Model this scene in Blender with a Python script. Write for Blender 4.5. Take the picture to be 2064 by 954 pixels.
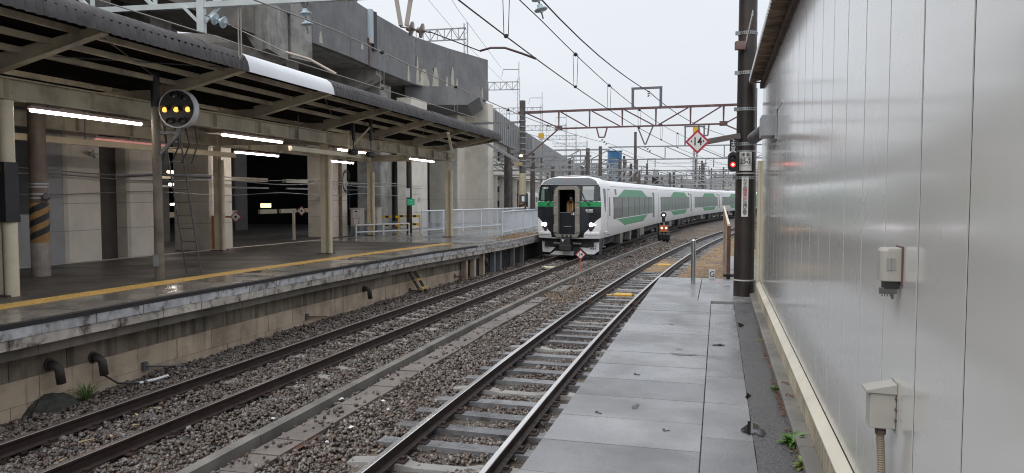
import bpy, math, random
import numpy as np
from mathutils import Vector, Matrix, Euler
random.seed(11)
rng = np.random.default_rng(5)
SC = bpy.context.scene
COL = SC.collection
PI = math.pi
for o in list(bpy.data.objects):
    bpy.data.objects.remove(o)

# ---------------------------------------------------------------- camera
EYE = 2.62
cam = bpy.data.cameras.new('camera')
cam.sensor_width = 36.0
cam.lens = 36.0 * 1500 / 2064
cam.clip_start = 0.05
cam.clip_end = 3000
camo = bpy.data.objects.new('camera', cam)
COL.objects.link(camo)
camo.location = (0, 0, EYE)
camo.rotation_euler = (math.radians(90 - 3.053), 0, 0)
SC.camera = camo

# ---------------------------------------------------------------- sky and sun (overcast, rain just over)
SUN_EL, SUN_ROT = 58, 225
w = bpy.data.worlds.new('World')
SC.world = w
w.use_nodes = True
nt = w.node_tree
nt.nodes.clear()
sky = nt.nodes.new('ShaderNodeTexSky')
sky.sky_type = 'NISHITA'
sky.sun_disc = False
sky.sun_elevation = math.radians(SUN_EL)
sky.sun_rotation = math.radians(SUN_ROT)
tc = nt.nodes.new('ShaderNodeTexCoord')
mp = nt.nodes.new('ShaderNodeMapping')
mp.inputs['Scale'].default_value = (1, 1, 2.6)
nz = nt.nodes.new('ShaderNodeTexNoise')
nz.inputs['Scale'].default_value = 1.6
nz.inputs['Detail'].default_value = 5
nz.inputs['Roughness'].default_value = .5
cr = nt.nodes.new('ShaderNodeValToRGB')
cr.color_ramp.elements[0].position = .3
cr.color_ramp.elements[1].position = .75
cr.color_ramp.elements[0].color = (7.3, 7.7, 8.35, 1)
cr.color_ramp.elements[1].color = (8.6, 8.85, 9.3, 1)
mx = nt.nodes.new('ShaderNodeMix')
mx.data_type = 'RGBA'
mx.inputs[0].default_value = .9
bg = nt.nodes.new('ShaderNodeBackground')
bg.inputs['Strength'].default_value = .066
wo = nt.nodes.new('ShaderNodeOutputWorld')
L = nt.links.new
L(tc.outputs['Generated'], mp.inputs['Vector'])
L(mp.outputs[0], nz.inputs['Vector'])
L(nz.outputs['Fac'], cr.inputs[0])
L(sky.outputs[0], mx.inputs[6])
# an overcast sky is evenly brighter towards the zenith
sx = nt.nodes.new('ShaderNodeSeparateXYZ')
gr = nt.nodes.new('ShaderNodeMapRange')
gr.inputs['From Min'].default_value = 0.0
gr.inputs['From Max'].default_value = 1.0
gr.inputs['To Min'].default_value = .97
gr.inputs['To Max'].default_value = 1.5
vs_ = nt.nodes.new('ShaderNodeVectorMath')
vs_.operation = 'SCALE'
L(tc.outputs['Generated'], sx.inputs[0])
L(sx.outputs['Z'], gr.inputs['Value'])
L(cr.outputs[0], vs_.inputs[0])
L(gr.outputs[0], vs_.inputs['Scale'])
L(vs_.outputs[0], mx.inputs[7])
L(mx.outputs[2], bg.inputs['Color'])
L(bg.outputs[0], wo.inputs['Surface'])

sun = bpy.data.lights.new('sun', 'SUN')
sun.energy = 1.4
sun.angle = math.radians(50)
sun.color = (1, .97, .93)
suno = bpy.data.objects.new('sun', sun)
COL.objects.link(suno)
suno.rotation_euler = (math.radians(90 - SUN_EL), 0, math.radians(180 - SUN_ROT))

SC.view_settings.view_transform = 'Standard'
SC.view_settings.look = 'None'
SC.view_settings.exposure = .6
SC.view_settings.gamma = 1
SC.view_settings.use_curve_mapping = False
SC.render.engine = 'CYCLES'
SC.cycles.max_bounces = 6
SC.cycles.diffuse_bounces = 3
SC.cycles.glossy_bounces = 3
SC.cycles.transmission_bounces = 4
SC.cycles.sample_clamp_indirect = 4
SC.cycles.use_denoising = True
SC.cycles.filter_width = 1.1

# ---------------------------------------------------------------- materials
MATS = {}
def M(name, col, rough=.6, metal=0.0, var=.12, scale=2.5, col2=None, cov=.5, soft=.12, scale2=1.3, stretch=(1, 1, 1),
      bump=0.0, bscale=60, island=0.0, orand=0.0, wet=None, emit=None, spec=.5, wetscale=.9, streak=None, streakcov=.55, rv=.18, coat=0.0):
    """procedural material in world space: noise variation, a second (dirt / wear) colour, vertical streaks,
    random tone per piece, wet patches (roughness only), fine bump"""
    if name in MATS:
        return MATS[name]
    m = bpy.data.materials.new(name)
    m.use_nodes = True
    t = m.node_tree
    b = t.nodes['Principled BSDF']
    N = t.nodes.new
    K = t.links.new
    geo = N('ShaderNodeNewGeometry')
    mapp = N('ShaderNodeMapping')
    mapp.inputs['Scale'].default_value = stretch
    K(geo.outputs['Position'], mapp.inputs['Vector'])
    def noise(sc, det=4, src=mapp):
        n = N('ShaderNodeTexNoise')
        n.inputs['Scale'].default_value = sc
        n.inputs['Detail'].default_value = det
        K(src.outputs[0], n.inputs['Vector'])
        return n
    def ramp(src, p0, p1, c0=(0, 0, 0, 1), c1=(1, 1, 1, 1)):
        r = N('ShaderNodeValToRGB')
        r.color_ramp.elements[0].position = max(0, p0)
        r.color_ramp.elements[1].position = min(1, p1)
        r.color_ramp.elements[0].color = c0
        r.color_ramp.elements[1].color = c1
        K(src, r.inputs[0])
        return r
    lo = tuple(max(0, c * (1 - var * 1.6)) for c in col) + (1,)
    hi = tuple(min(1, c * (1 + var * 1.6)) for c in col) + (1,)
    n1 = noise(scale, 6)
    cur = ramp(n1.outputs['Fac'], .25, .75, lo, hi).outputs[0]
    def mix(fac, a, bcol):
        x = N('ShaderNodeMix')
        x.data_type = 'RGBA'
        if isinstance(fac, float):
            x.inputs[0].default_value = fac
        else:
            K(fac, x.inputs[0])
        K(a, x.inputs[6])
        if isinstance(bcol, tuple):
            x.inputs[7].default_value = bcol + (1,)
        else:
            K(bcol, x.inputs[7])
        return x.outputs[2]
    if col2 is not None:
        n2 = noise(scale2, 8)
        n2.inputs['Roughness'].default_value = .62
        cur = mix(ramp(n2.outputs['Fac'], 1 - cov - soft - .0, 1 - cov + soft).outputs[0], cur, tuple(col2))
    if streak is not None:
        sm = N('ShaderNodeMapping')
        sm.inputs['Scale'].default_value = (5, 5, .35)
        K(geo.outputs['Position'], sm.inputs['Vector'])
        n3 = noise(1.3, 6, sm)
        cur = mix(ramp(n3.outputs['Fac'], 1 - streakcov, 1 - streakcov + .25).outputs[0], cur, tuple(streak))
    if island or orand:
        if island:
            src = geo.outputs['Random Per Island']; amt = island
        else:
            oi = N('ShaderNodeObjectInfo'); src = oi.outputs['Random']; amt = orand
        mr = N('ShaderNodeMapRange')
        mr.inputs['To Min'].default_value = 1 - amt
        mr.inputs['To Max'].default_value = 1 + amt
        K(src, mr.inputs['Value'])
        vm = N('ShaderNodeVectorMath')
        vm.operation = 'SCALE'
        K(cur, vm.inputs[0])
        K(mr.outputs[0], vm.inputs['Scale'])
        cur = vm.outputs[0]
    K(cur, b.inputs['Base Color'])
    b.inputs['Roughness'].default_value = rough
    b.inputs['Metallic'].default_value = metal
    b.inputs['Specular IOR Level'].default_value = spec
    if wet is not None:
        nw = noise(wetscale, 5)
        wr = ramp(nw.outputs['Fac'], .4, .62, (wet,) * 3 + (1,), (rough,) * 3 + (1,))
        K(wr.outputs[0], b.inputs['Roughness'])
    else:
        nr = noise(scale * 3, 3)
        a0 = max(.02, rough * (1 - rv)); a1 = min(1, rough * (1 + rv))
        K(ramp(nr.outputs['Fac'], .3, .7, (a0,) * 3 + (1,), (a1,) * 3 + (1,)).outputs[0], b.inputs['Roughness'])
    if bump:
        nb = noise(bscale, 4)
        bp = N('ShaderNodeBump')
        bp.inputs['Strength'].default_value = bump
        bp.inputs['Distance'].default_value = .01
        K(nb.outputs['Fac'], bp.inputs['Height'])
        K(bp.outputs[0], b.inputs['Normal'])
    if coat:
        b.inputs['Coat Weight'].default_value = coat
        b.inputs['Coat Roughness'].default_value = .12
    if emit is not None:
        b.inputs['Emission Color'].default_value = tuple(emit[:3]) + (1,)
        b.inputs['Emission Strength'].default_value = emit[3]
    MATS[name] = m
    return m

# ---------------------------------------------------------------- object helpers
ORG = {}
def tag(o, label=None, cat=None, group=None, kind=None):
    if label: o['label'] = label
    if cat: o['category'] = cat
    if group: o['group'] = group
    if kind: o['kind'] = kind
    return o
def thing(name, label, cat, loc=(0, 0, 0), rz=0.0, group=None, kind=None):
    o = bpy.data.objects.new(name, None)
    o.empty_display_size = .2
    COL.objects.link(o)
    o.location = loc
    o.rotation_euler = (0, 0, rz)
    return tag(o, label, cat, group, kind)
def copy_tree(o, parent=None):
    c = o.copy()
    COL.objects.link(c)
    if parent is not None:
        c.parent = parent
    for ch in list(o.children):
        copy_tree(ch, c)
    return c
def org(p):
    """world position that a parent's local frame starts at (parents have no scale)"""
    m = Matrix.Identity(4)
    chain = []
    while p is not None:
        chain.append(p)
        p = p.parent
    for q in reversed(chain):
        m = m @ Matrix.LocRotScale(q.location, q.rotation_euler, None)
    return m

class MB:
    def __init__(s):
        s.v = []; s.f = []; s.m = []; s.cur = 0
    def add(s, vs, fs):
        k = len(s.v)
        s.v.extend([tuple(v) for v in vs])
        for f in fs:
            s.f.append(tuple(i + k for i in f)); s.m.append(s.cur)
        return s
    def hexa(s, p):
        return s.add(p, [(0, 3, 2, 1), (4, 5, 6, 7), (0, 1, 5, 4), (1, 2, 6, 5), (2, 3, 7, 6), (3, 0, 4, 7)])
    def box(s, c, d, rz=0.0, ang=None):
        hx, hy, hz = d[0] / 2, d[1] / 2, d[2] / 2
        p = []
        for z in (-hz, hz):
            for x, y in ((-hx, -hy), (hx, -hy), (hx, hy), (-hx, hy)):
                p.append((x, y, z))
        R = Matrix.Rotation(rz, 3, 'Z') if ang is None else Euler(ang).to_matrix()
        return s.hexa([R @ Vector(q) + Vector(c) for q in p])
    def beam(s, a, b, wd, h, up=(0, 0, 1), w2=None, h2=None):
        a = Vector(a); b = Vector(b)
        t = (b - a).normalized()
        u = Vector(up)
        if abs(t.dot(u)) > .98: u = Vector((0, 1, 0)) if abs(t.y) < .9 else Vector((1, 0, 0))
        x = t.cross(u).normalized(); y = x.cross(t).normalized()
        p = []
        for q, ww, hh in ((a, wd, h), (b, w2 or wd, h2 or h)):
            for sx, sy in ((-1, -1), (1, -1), (1, 1), (-1, 1)):
                p.append(q + x * sx * ww / 2 + y * sy * hh / 2)
        return s.hexa(p)
    def tube(s, pts, r, n=8, cap=True, r2=None):
        pts = [Vector(p) for p in pts]
        rings = []
        k = len(pts)
        prev = None
        for i, p in enumerate(pts):
            t = (pts[min(i + 1, k - 1)] - pts[max(i - 1, 0)]).normalized()
            if prev is None:
                u = Vector((0, 0, 1)) if abs(t.z) < .9 else Vector((1, 0, 0))
                x = t.cross(u).normalized()
            else:
                x = (prev - t * prev.dot(t)).normalized()
            prev = x
            y = t.cross(x)
            rr = r if r2 is None else r + (r2 - r) * i / (k - 1)
            if isinstance(r, (list, tuple)): rr = r[i]
            rings.append([p + (x * math.cos(2 * PI * j / n) + y * math.sin(2 * PI * j / n)) * rr for j in range(n)])
        return s.loft(rings, cap=cap)
    def loft(s, rings, cap=True, closed=True):
        n = len(rings[0])
        vs = [q for r in rings for q in r]
        fs = []
        for i in range(len(rings) - 1):
            for j in range(n if closed else n - 1):
                j2 = (j + 1) % n
                fs.append((i * n + j, i * n + j2, (i + 1) * n + j2, (i + 1) * n + j))
        if cap and closed:
            fs.append(tuple(range(n - 1, -1, -1)))
            fs.append(tuple((len(rings) - 1) * n + j for j in range(n)))
        return s.add(vs, fs)
    def prism(s, poly, z0, z1):
        n = len(poly)
        z0 = z0 if isinstance(z0, (list, tuple)) else [z0] * n
        z1 = z1 if isinstance(z1, (list, tuple)) else [z1] * n
        vs = [(p[0], p[1], z) for p, z in zip(poly, z0)] + [(p[0], p[1], z) for p, z in zip(poly, z1)]
        fs = [tuple(range(n - 1, -1, -1)), tuple(range(n, 2 * n))]
        for j in range(n):
            k = (j + 1) % n
            fs.append((j, k, n + k, n + j))
        return s.add(vs, fs)
    def lathe(s, prof, c, n=16, axis=None):
        """prof = [(r, h)...] round a vertical line at c, or round axis"""
        A = Vector(axis).normalized() if axis is not None else Vector((0, 0, 1))
        u = Vector((0, 0, 1)) if abs(A.z) < .9 else Vector((1, 0, 0))
        x = A.cross(u).normalized(); y = A.cross(x)
        c = Vector(c)
        rings = [[c + A * h + (x * math.cos(2 * PI * j / n) + y * math.sin(2 * PI * j / n)) * r for j in range(n)] for r, h in prof]
        return s.loft(rings)
    def build(s, name, mat, parent=None, smooth=False, world=True, kind=None, label=None, bevel=0.0):
        me = bpy.data.meshes.new(name)
        me.from_pydata([tuple(v) for v in s.v], [], s.f)
        mats = mat if isinstance(mat, (list, tuple)) else [mat]
        for q in mats: me.materials.append(q)
        if len(mats) > 1:
            me.polygons.foreach_set('material_index', s.m)
        if smooth:
            me.polygons.foreach_set('use_smooth', [True] * len(me.polygons))
        me.update()
        o = bpy.data.objects.new(name, me)
        COL.objects.link(o)
        if parent is not None:
            o.parent = parent
            if world:
                me.transform(org(parent).inverted())
        if smooth == 'auto':
            try:
                me.set_sharp_from_angle(angle=math.radians(38))
            except Exception:
                pass
        if bevel:
            bm_ = o.modifiers.new('bevel', 'BEVEL')
            bm_.width = bevel; bm_.segments = 2; bm_.limit_method = 'ANGLE'
        tag(o, label, None, None, kind)
        return o
def put(name, mesh, loc, rz=0.0, parent=None, rot=None, kind=None):
    """another object that shares a mesh, placed in world space"""
    o = bpy.data.objects.new(name, mesh)
    COL.objects.link(o)
    m = Matrix.LocRotScale(Vector(loc), Euler(rot) if rot else Euler((0, 0, rz)), None)
    if parent is not None:
        o.parent = parent
        m = org(parent).inverted() @ m
    o.location = m.to_translation()
    o.rotation_euler = m.to_euler()
    if kind: o['kind'] = kind
    return o

TEXTS = []
def text(name, s, size, mat, origin, xdir, updir, parent=None, sx=1.0, align='CENTER', extrude=.0015, line=1.0, bold=0.0):
    cu = bpy.data.curves.new(name, 'FONT')
    cu.body = s
    cu.size = size
    cu.align_x = align
    cu.align_y = 'CENTER'
    cu.extrude = extrude
    cu.space_line = line
    cu.offset = bold
    cu.resolution_u = 3
    cu.materials.append(mat)
    o = bpy.data.objects.new(name, cu)
    COL.objects.link(o)
    x = Vector(xdir).normalized(); y = Vector(updir).normalized(); z = x.cross(y)
    m = Matrix(((x.x * sx, y.x, z.x, origin[0]), (x.y * sx, y.y, z.y, origin[1]), (x.z * sx, y.z, z.z, origin[2]), (0, 0, 0, 1)))
    TEXTS.append((o, m, parent, mat))
    return o
def finish_texts():
    bpy.context.view_layer.update()
    dg = bpy.context.evaluated_depsgraph_get()
    for o, m, parent, mat in TEXTS:
        me = bpy.data.meshes.new_from_object(o.evaluated_get(dg))
        nm = o.name
        bpy.data.objects.remove(o)
        me.transform(m)
        if parent is not None:
            me.transform(org(parent).inverted())
        me.materials.clear()
        me.materials.append(mat)
        q = bpy.data.objects.new(nm, me)
        COL.objects.link(q)
        if parent is not None: q.parent = parent

# ---------------------------------------------------------------- alignments
class Path:
    def __init__(s, f, y0, y1, st=.25):
        ys = np.arange(y0, y1, st)
        s.x = np.array([f(y) for y in ys]); s.y = ys
        ds = np.hypot(np.diff(s.x), np.diff(s.y))
        s.s = np.concatenate([[0], np.cumsum(ds)])
        s.s -= np.interp(0, ys, s.s)
        s.dx = np.gradient(s.x, s.s); s.dy = np.gradient(s.y, s.s)
    def at(s, t, off=0.0):
        x = np.interp(t, s.s, s.x); y = np.interp(t, s.s, s.y)
        dx = np.interp(t, s.s, s.dx); dy = np.interp(t, s.s, s.dy)
        n = math.hypot(dx, dy); dx /= n; dy /= n
        return (x + dy * off, y - dx * off)
    def ang(s, t):
        return -math.atan2(np.interp(t, s.s, s.dx), np.interp(t, s.s, s.dy))
    def s_at_y(s, y):
        return float(np.interp(y, s.y, s.s))
def f_train(y):
    if y > 100: return f_train(100) + (y - 100) * .50
    if y < 4: return f_train(4) + (y - 4) * .284
    return 6e-6 * y ** 3 + .000127 * y * y + .282883 * y - 7.069341
def f_near(y):
    if y > 60: return f_near(60) + (y - 60) * .455
    if y < 4: return f_near(4) + (y - 4) * .25
    return .001822 * y * y + .235571 * y - 2.598787
PT = Path(f_train, -6, 240)
PN = Path(f_near, -6, 240)
CD = Vector((.252895, .967494)); CN = Vector((.967494, -.252895)); C0 = Vector((-7.89, 11.51))
CANG = -math.atan2(CD.x, CD.y)
def C(u, s, z=0.0):          # canopy / platform frame: u towards the track, s along
    p = C0 + CN * u + CD * s
    return Vector((p.x, p.y, z))
WD = Vector((.267, .9637)); WN = Vector((-.9637, .267)); W0 = Vector((.68, 0))
WANG = -math.atan2(WD.x, WD.y)
def W(d, s, z=0.0):          # wall / walkway frame: d away from the wall, s along
    p = W0 + WN * d + WD * s
    return Vector((p.x, p.y, z))
def hp(s):                   # platform surface
    return max(.92, 1.1 - .0088 * (s + 2.5))
WALK = 1.0
# ---------------------------------------------------------------- palette
CONC = M('concrete', (.36, .345, .32), .75, var=.14, scale=1.2, col2=(.16, .15, .14), cov=.42, streak=(.15, .14, .13), streakcov=.42, bump=.25, bscale=30)
CONC_LIGHT = M('pale_concrete', (.76, .71, .62), .75, var=.07, scale=1.5, col2=(.60, .56, .49), cov=.35, streak=(.55, .51, .44), streakcov=.4, bump=.2, bscale=30)
CONC_DARK = M('stained_concrete', (.20, .20, .205), .8, var=.14, scale=.9, col2=(.17, .17, .175), cov=.4, streak=(.135, .135, .14), streakcov=.42, bump=.2, bscale=24)
CONC_BUFF = M('buff_concrete', (.50, .40, .295), .7, var=.18, scale=2.2, col2=(.24, .185, .13), cov=.38, streak=(.15, .115, .08), streakcov=.42, orand=.07, bump=.35, bscale=45)
CONC_MOSS_SHADE = M('moss_and_shade_concrete', (.27, .22, .165), .7, var=.22, scale=2.2, col2=(.13, .11, .08), cov=.46, streak=(.05, .048, .035), streakcov=.52, orand=.08, bump=.35, bscale=45)  # moss stains plus the shade below the ledge, both put into the colour
CREAM = M('cream_paint', (.66, .59, .43), .5, var=.07, scale=3, col2=(.30, .25, .18), cov=.3, bump=.06)
CREAM_DIRTY = M('dusty_cream_paint', (.50, .445, .33), .6, var=.12, scale=2, col2=(.20, .17, .13), cov=.4, streak=(.2, .17, .13), streakcov=.38)
WHITE = M('white_paint', (.74, .75, .76), .45, var=.05, col2=(.5, .49, .47), cov=.25)
RUST = M('rust', (.17, .075, .045), .8, var=.3, scale=9, col2=(.09, .05, .04), cov=.5, bump=.3)
RUST_PINK = M('red_oxide_steel', (.15, .085, .08), .7, var=.2, scale=5, col2=(.25, .2, .18), cov=.35)
STEEL_GREY = M('galvanised_steel', (.36, .37, .38), .42, .55, var=.12, scale=7, col2=(.24, .25, .25), cov=.4)
STEEL_DARK = M('weathered_steel', (.14, .14, .15), .55, .3, var=.2, scale=6)
STEEL_FAR = M('dull_steel', (.22, .23, .24), .6, .2, var=.2, scale=3)
BLACK = M('black_paint', (.018, .018, .02), .45, var=.2)
DARK = M('dark_underframe', (.03, .029, .03), .7, var=.3, scale=5)
POLE = M('brown_pole', (.026, .02, .018), .36, var=.25, scale=4, col2=(.05, .033, .026), cov=.35, streak=(.06, .052, .046), streakcov=.2, bump=.08, bscale=90)
POLE_FAR = M('dark_concrete_pole', (.085, .075, .07), .6, var=.25, scale=2)
RAIL_SIDE = M('rail_rust', (.040, .025, .021), .55, .2, var=.25, scale=6, bump=.1)
RAIL_TOP = M('rail_head', (.82, .80, .77), .2, .9, var=.06, scale=1.2, rv=.05)
RAIL_TOP2 = M('rail_head_dull', (.26, .22, .20), .36, .7, var=.12, scale=1.2, rv=.05)
WOOD = M('sleeper_timber', (.165, .167, .175), .28, var=.2, scale=3, col2=(.06, .055, .05), cov=.42, scale2=4, bump=.5, bscale=35, orand=.25)
SLEEPER = M('sleeper_concrete', (.29, .285, .27), .5, var=.12, scale=3, col2=(.17, .155, .14), cov=.4, bump=.25, orand=.18)
SLAB = M('wet_paving', (.235, .237, .245), .5, var=.14, scale=1.1, col2=(.145, .148, .156), cov=.48, scale2=1.25, soft=.2, wet=.06, wetscale=1.5, bump=.25, bscale=90, orand=.2, streak=(.18, .175, .17), streakcov=.34)
ASPHALT = M('asphalt', (.085, .083, .086), .42, var=.35, scale=45, col2=(.14, .138, .14), cov=.36, scale2=60, wet=.2, wetscale=1.4, bump=1.6, bscale=75)
KERB = M('kerb_concrete', (.17, .16, .145), .6, var=.16, scale=3, col2=(.10, .095, .085), cov=.4, bump=.2, orand=.1)
TROUGH = M('trough_concrete', (.17, .148, .132), .5, var=.14, scale=2.5, col2=(.12, .108, .10), cov=.42, bump=.25, bscale=50, orand=.12)
GLASS_DARK = M('dark_glass', (.02, .024, .026), .06, var=.1, spec=.9)

def ballast_mat(name, scale, colours, rough=.55):
    m = bpy.data.materials.new(name); m.use_nodes = True
    t = m.node_tree; b = t.nodes['Principled BSDF']; N = t.nodes.new; K = t.links.new
    g = N('ShaderNodeNewGeometry')
    v = N('ShaderNodeTexVoronoi'); v.inputs['Scale'].default_value = scale
    K(g.outputs['Position'], v.inputs['Vector'])
    sep = N('ShaderNodeSeparateColor'); K(v.outputs['Color'], sep.inputs[0])
    r = N('ShaderNodeValToRGB'); r.color_ramp.interpolation = 'CONSTANT'
    e = r.color_ramp.elements
    while len(e) < len(colours): e.new(.5)
    for i, c in enumerate(colours):
        e[i].position = i / len(colours); e[i].color = c + (1,)
    K(sep.outputs[0], r.inputs[0])
    n = N('ShaderNodeTexNoise'); n.inputs['Scale'].default_value = .5; n.inputs['Detail'].default_value = 6
    K(g.outputs['Position'], n.inputs['Vector'])
    r2 = N('ShaderNodeValToRGB'); r2.color_ramp.elements[0].position = .5; r2.color_ramp.elements[1].position = .68
    K(n.outputs['Fac'], r2.inputs[0])
    mx = N('ShaderNodeMix'); mx.data_type = 'RGBA'
    K(r2.outputs[0], mx.inputs[0]); K(r.outputs[0], mx.inputs[6]); mx.inputs[7].default_value = (.14, .105, .07, 1)
    K(mx.outputs[2], b.inputs['Base Color']); b.inputs['Roughness'].default_value = rough
    bp = N('ShaderNodeBump'); bp.invert = True; bp.inputs['Strength'].default_value = .8; bp.inputs['Distance'].default_value = .03
    K(v.outputs['Distance'], bp.inputs['Height']); K(bp.outputs[0], b.inputs['Normal'])
    return m
STONE_COLS = [(.078, .058, .047), (.13, .108, .092), (.054, .042, .036), (.185, .16, .14), (.105, .074, .058), (.145, .124, .11), (.11, .086, .075)]
BED = ballast_mat('ballast_bed', 19, [tuple(c * .5 for c in q) for q in STONE_COLS])
YARD = ballast_mat('yard_ground', 7, [(.12, .105, .09), (.15, .13, .11), (.09, .08, .07), (.18, .15, .12)])
def stone_mat():
    m = bpy.data.materials.new('ballast_stone'); m.use_nodes = True
    t = m.node_tree; b = t.nodes['Principled BSDF']; N = t.nodes.new; K = t.links.new
    g = N('ShaderNodeNewGeometry')
    r = N('ShaderNodeValToRGB'); r.color_ramp.interpolation = 'CONSTANT'
    cols = STONE_COLS + [(.23, .215, .20), (.12, .08, .06), (.085, .078, .074), (.15, .125, .11)]
    e = r.color_ramp.elements
    while len(e) < len(cols): e.new(.5)
    for i, c in enumerate(cols):
        e[i].position = i / len(cols); e[i].color = c + (1,)
    K(g.outputs['Random Per Island'], r.inputs[0])
    n = N('ShaderNodeTexNoise'); n.inputs['Scale'].default_value = 40; n.inputs['Detail'].default_value = 4
    K(g.outputs['Position'], n.inputs['Vector'])
    mr = N('ShaderNodeMapRange'); mr.inputs['To Min'].default_value = .7; mr.inputs['To Max'].default_value = 1.3
    K(n.outputs['Fac'], mr.inputs['Value'])
    vm = N('ShaderNodeVectorMath'); vm.operation = 'SCALE'
    K(r.outputs[0], vm.inputs[0]); K(mr.outputs[0], vm.inputs['Scale'])
    K(vm.outputs[0], b.inputs['Base Color'])
    b.inputs['Roughness'].default_value = .36
    bp = N('ShaderNodeBump'); bp.inputs['Strength'].default_value = .3; bp.inputs['Distance'].default_value = .004
    K(n.outputs['Fac'], bp.inputs['Height']); K(bp.outputs[0], b.inputs['Normal'])
    return m
STONE = stone_mat()

# ---------------------------------------------------------------- ground
g = MB()
g.add([(-900, -60, -.42), (900, -60, -.42), (900, 1800, -.42), (-900, 1800, -.42)], [(0, 1, 2, 3)])
tag(g.build('ground', YARD), kind='structure')
g = MB()
L_, R_ = [], []
for y in np.arange(-4, 236, 4):
    L_.append((f_train(y) - 2.6 - max(0, y - 44) * .25, y, -.225)); R_.append((f_near(y) + 4.4 + max(0, y - 20) * .12, y, -.225))
for i in range(len(L_) - 1):
    g.add([L_[i], R_[i], R_[i + 1], L_[i + 1]], [(0, 1, 2, 3)])
tag(g.build('ballast_bed', BED), kind='structure')

# ---------------------------------------------------------------- tracks
RP = [(-.062, -.153), (.062, -.153), (.062, -.141), (.012, -.122), (.008, -.05), (.03, -.036), (.033, -.006), (.027, 0), (-.027, 0), (-.033, -.006), (-.03, -.036), (-.008, -.05), (-.012, -.122), (-.062, -.141)]
def rail(path, off, s0, s1, parent, top, step=1.0):
    b = MB()
    rings = []
    ss = list(np.arange(s0, s1, step))
    for s in ss:
        rings.append([path.at(s, off + p[0]) + (p[1],) for p in RP])
    n = len(RP)
    vs = [q for r in rings for q in r]
    fs = []; ms = []
    for i in range(len(rings) - 1):
        for j in range(n):
            k = (j + 1) % n
            fs.append((i * n + j, i * n + k, (i + 1) * n + k, (i + 1) * n + j)); ms.append(1 if j in (6, 7, 8) else 0)
    b.v = vs; b.f = fs; b.m = ms
    return b.build('rail', [RAIL_SIDE, top], parent)
sl = MB()   # timber sleeper, slightly worn edges
sl.loft([[(-1.02, -.11, -.14), (-1.02, .11, -.14), (-1.02, .105, 0), (-1.02, -.105, 0)], [(-.4, -.11, -.14), (-.4, .11, -.14), (-.4, .108, -.002), (-.4, -.1, .002)],
         [(.3, -.11, -.14), (.3, .11, -.14), (.3, .1, .001), (.3, -.106, -.003)], [(1.02, -.11, -.14), (1.02, .11, -.14), (1.02, .105, 0), (1.02, -.105, 0)]])
sl_o = sl.build('sleeper', WOOD); SL_WOOD = sl_o.data; bpy.data.objects.remove(sl_o)
sl = MB()   # concrete sleeper, waisted and lower in the middle
rr = []
for x, wb, wt, h in ((-1.0, .13, .10, -.02), (-.75, .13, .1, 0), (-.42, .13, .1, .0), (-.25, .11, .085, -.03), (.25, .11, .085, -.03), (.42, .13, .1, 0), (.75, .13, .1, 0), (1.0, .13, .10, -.02)):
    rr.append([(x, -wb, -.16), (x, wb, -.16), (x, wt, h), (x, -wt, h)])
sl.loft(rr)
sl_o = sl.build('sleeper', SLEEPER); SL_CONC = sl_o.data; bpy.data.objects.remove(sl_o)

tn = thing('railway_track', 'empty railway track with bare timber sleepers beside the wet walkway', 'railway track', PN.at(5) + (0,))
tt = thing('railway_track', 'railway track beside the platform wall that the train stands on, sleepers buried in ballast', 'railway track', PT.at(5) + (0,))
for off in (-.5665, .5665):
    rail(PN, off, 2, 110, tn, RAIL_TOP)
    rail(PT, off, 2, 150, tt, RAIL_TOP2)
near_sl = []; train_sl = []
for k in range(6, 150):
    s = 1.0 + k * .62
    conc = (k % 5 == 1) and k < 60
    near_sl.append((s, .135 if conc else .112))
    x, y = PN.at(s, random.uniform(-.05, .05))
    put('sleeper', SL_CONC if conc else SL_WOOD, (x, y, -.162 + random.uniform(-.012, .002)), PN.ang(s) + random.uniform(-.025, .025), tn)
for k in range(8, 110):
    s = 1.0 + k * .62
    x, y = PT.at(s)
    train_sl.append((s, .13))
    put('sleeper', SL_CONC if k > 16 else SL_WOOD, (x, y, -.165 if k > 16 else -.19), PT.ang(s), tt)
def fasteners(path, sls, parent, s0, s1):
    b = MB()
    for s, hw in sls:
        if not s0 < s < s1: continue
        a = path.ang(s)
        for off in (-.5665, .5665):
            x, y = path.at(s, off)
            b.box((x, y, -.155), (.30, .15, .016), a)
            for q in (-.1, .1):
                x, y = path.at(s + q * .3, off + q)
                b.box((x, y, -.135), (.05, .06, .035), a)
    b.build('rail_fastener', RAIL_SIDE, parent, kind='stuff')
fasteners(PN, near_sl, tn, 5, 40)
fasteners(PT, train_sl, tt, 5, 34)
for off in (-.5665, .5665):
    for side in (-1, 1):
        b = MB()
        for q in (-.21, -.07, .07, .21):
            x, y = PN.at(19.6 + q, off + side * .04)
            b.box((x, y, -.085), (.03, .03, .03), PN.ang(19.6))
        x, y = PN.at(19.6, off + side * .022)
        b.box((x, y, -.085), (.018, .56, .075), PN.ang(19.6))
        b.build('fishplate', RUST, tn)

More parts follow.
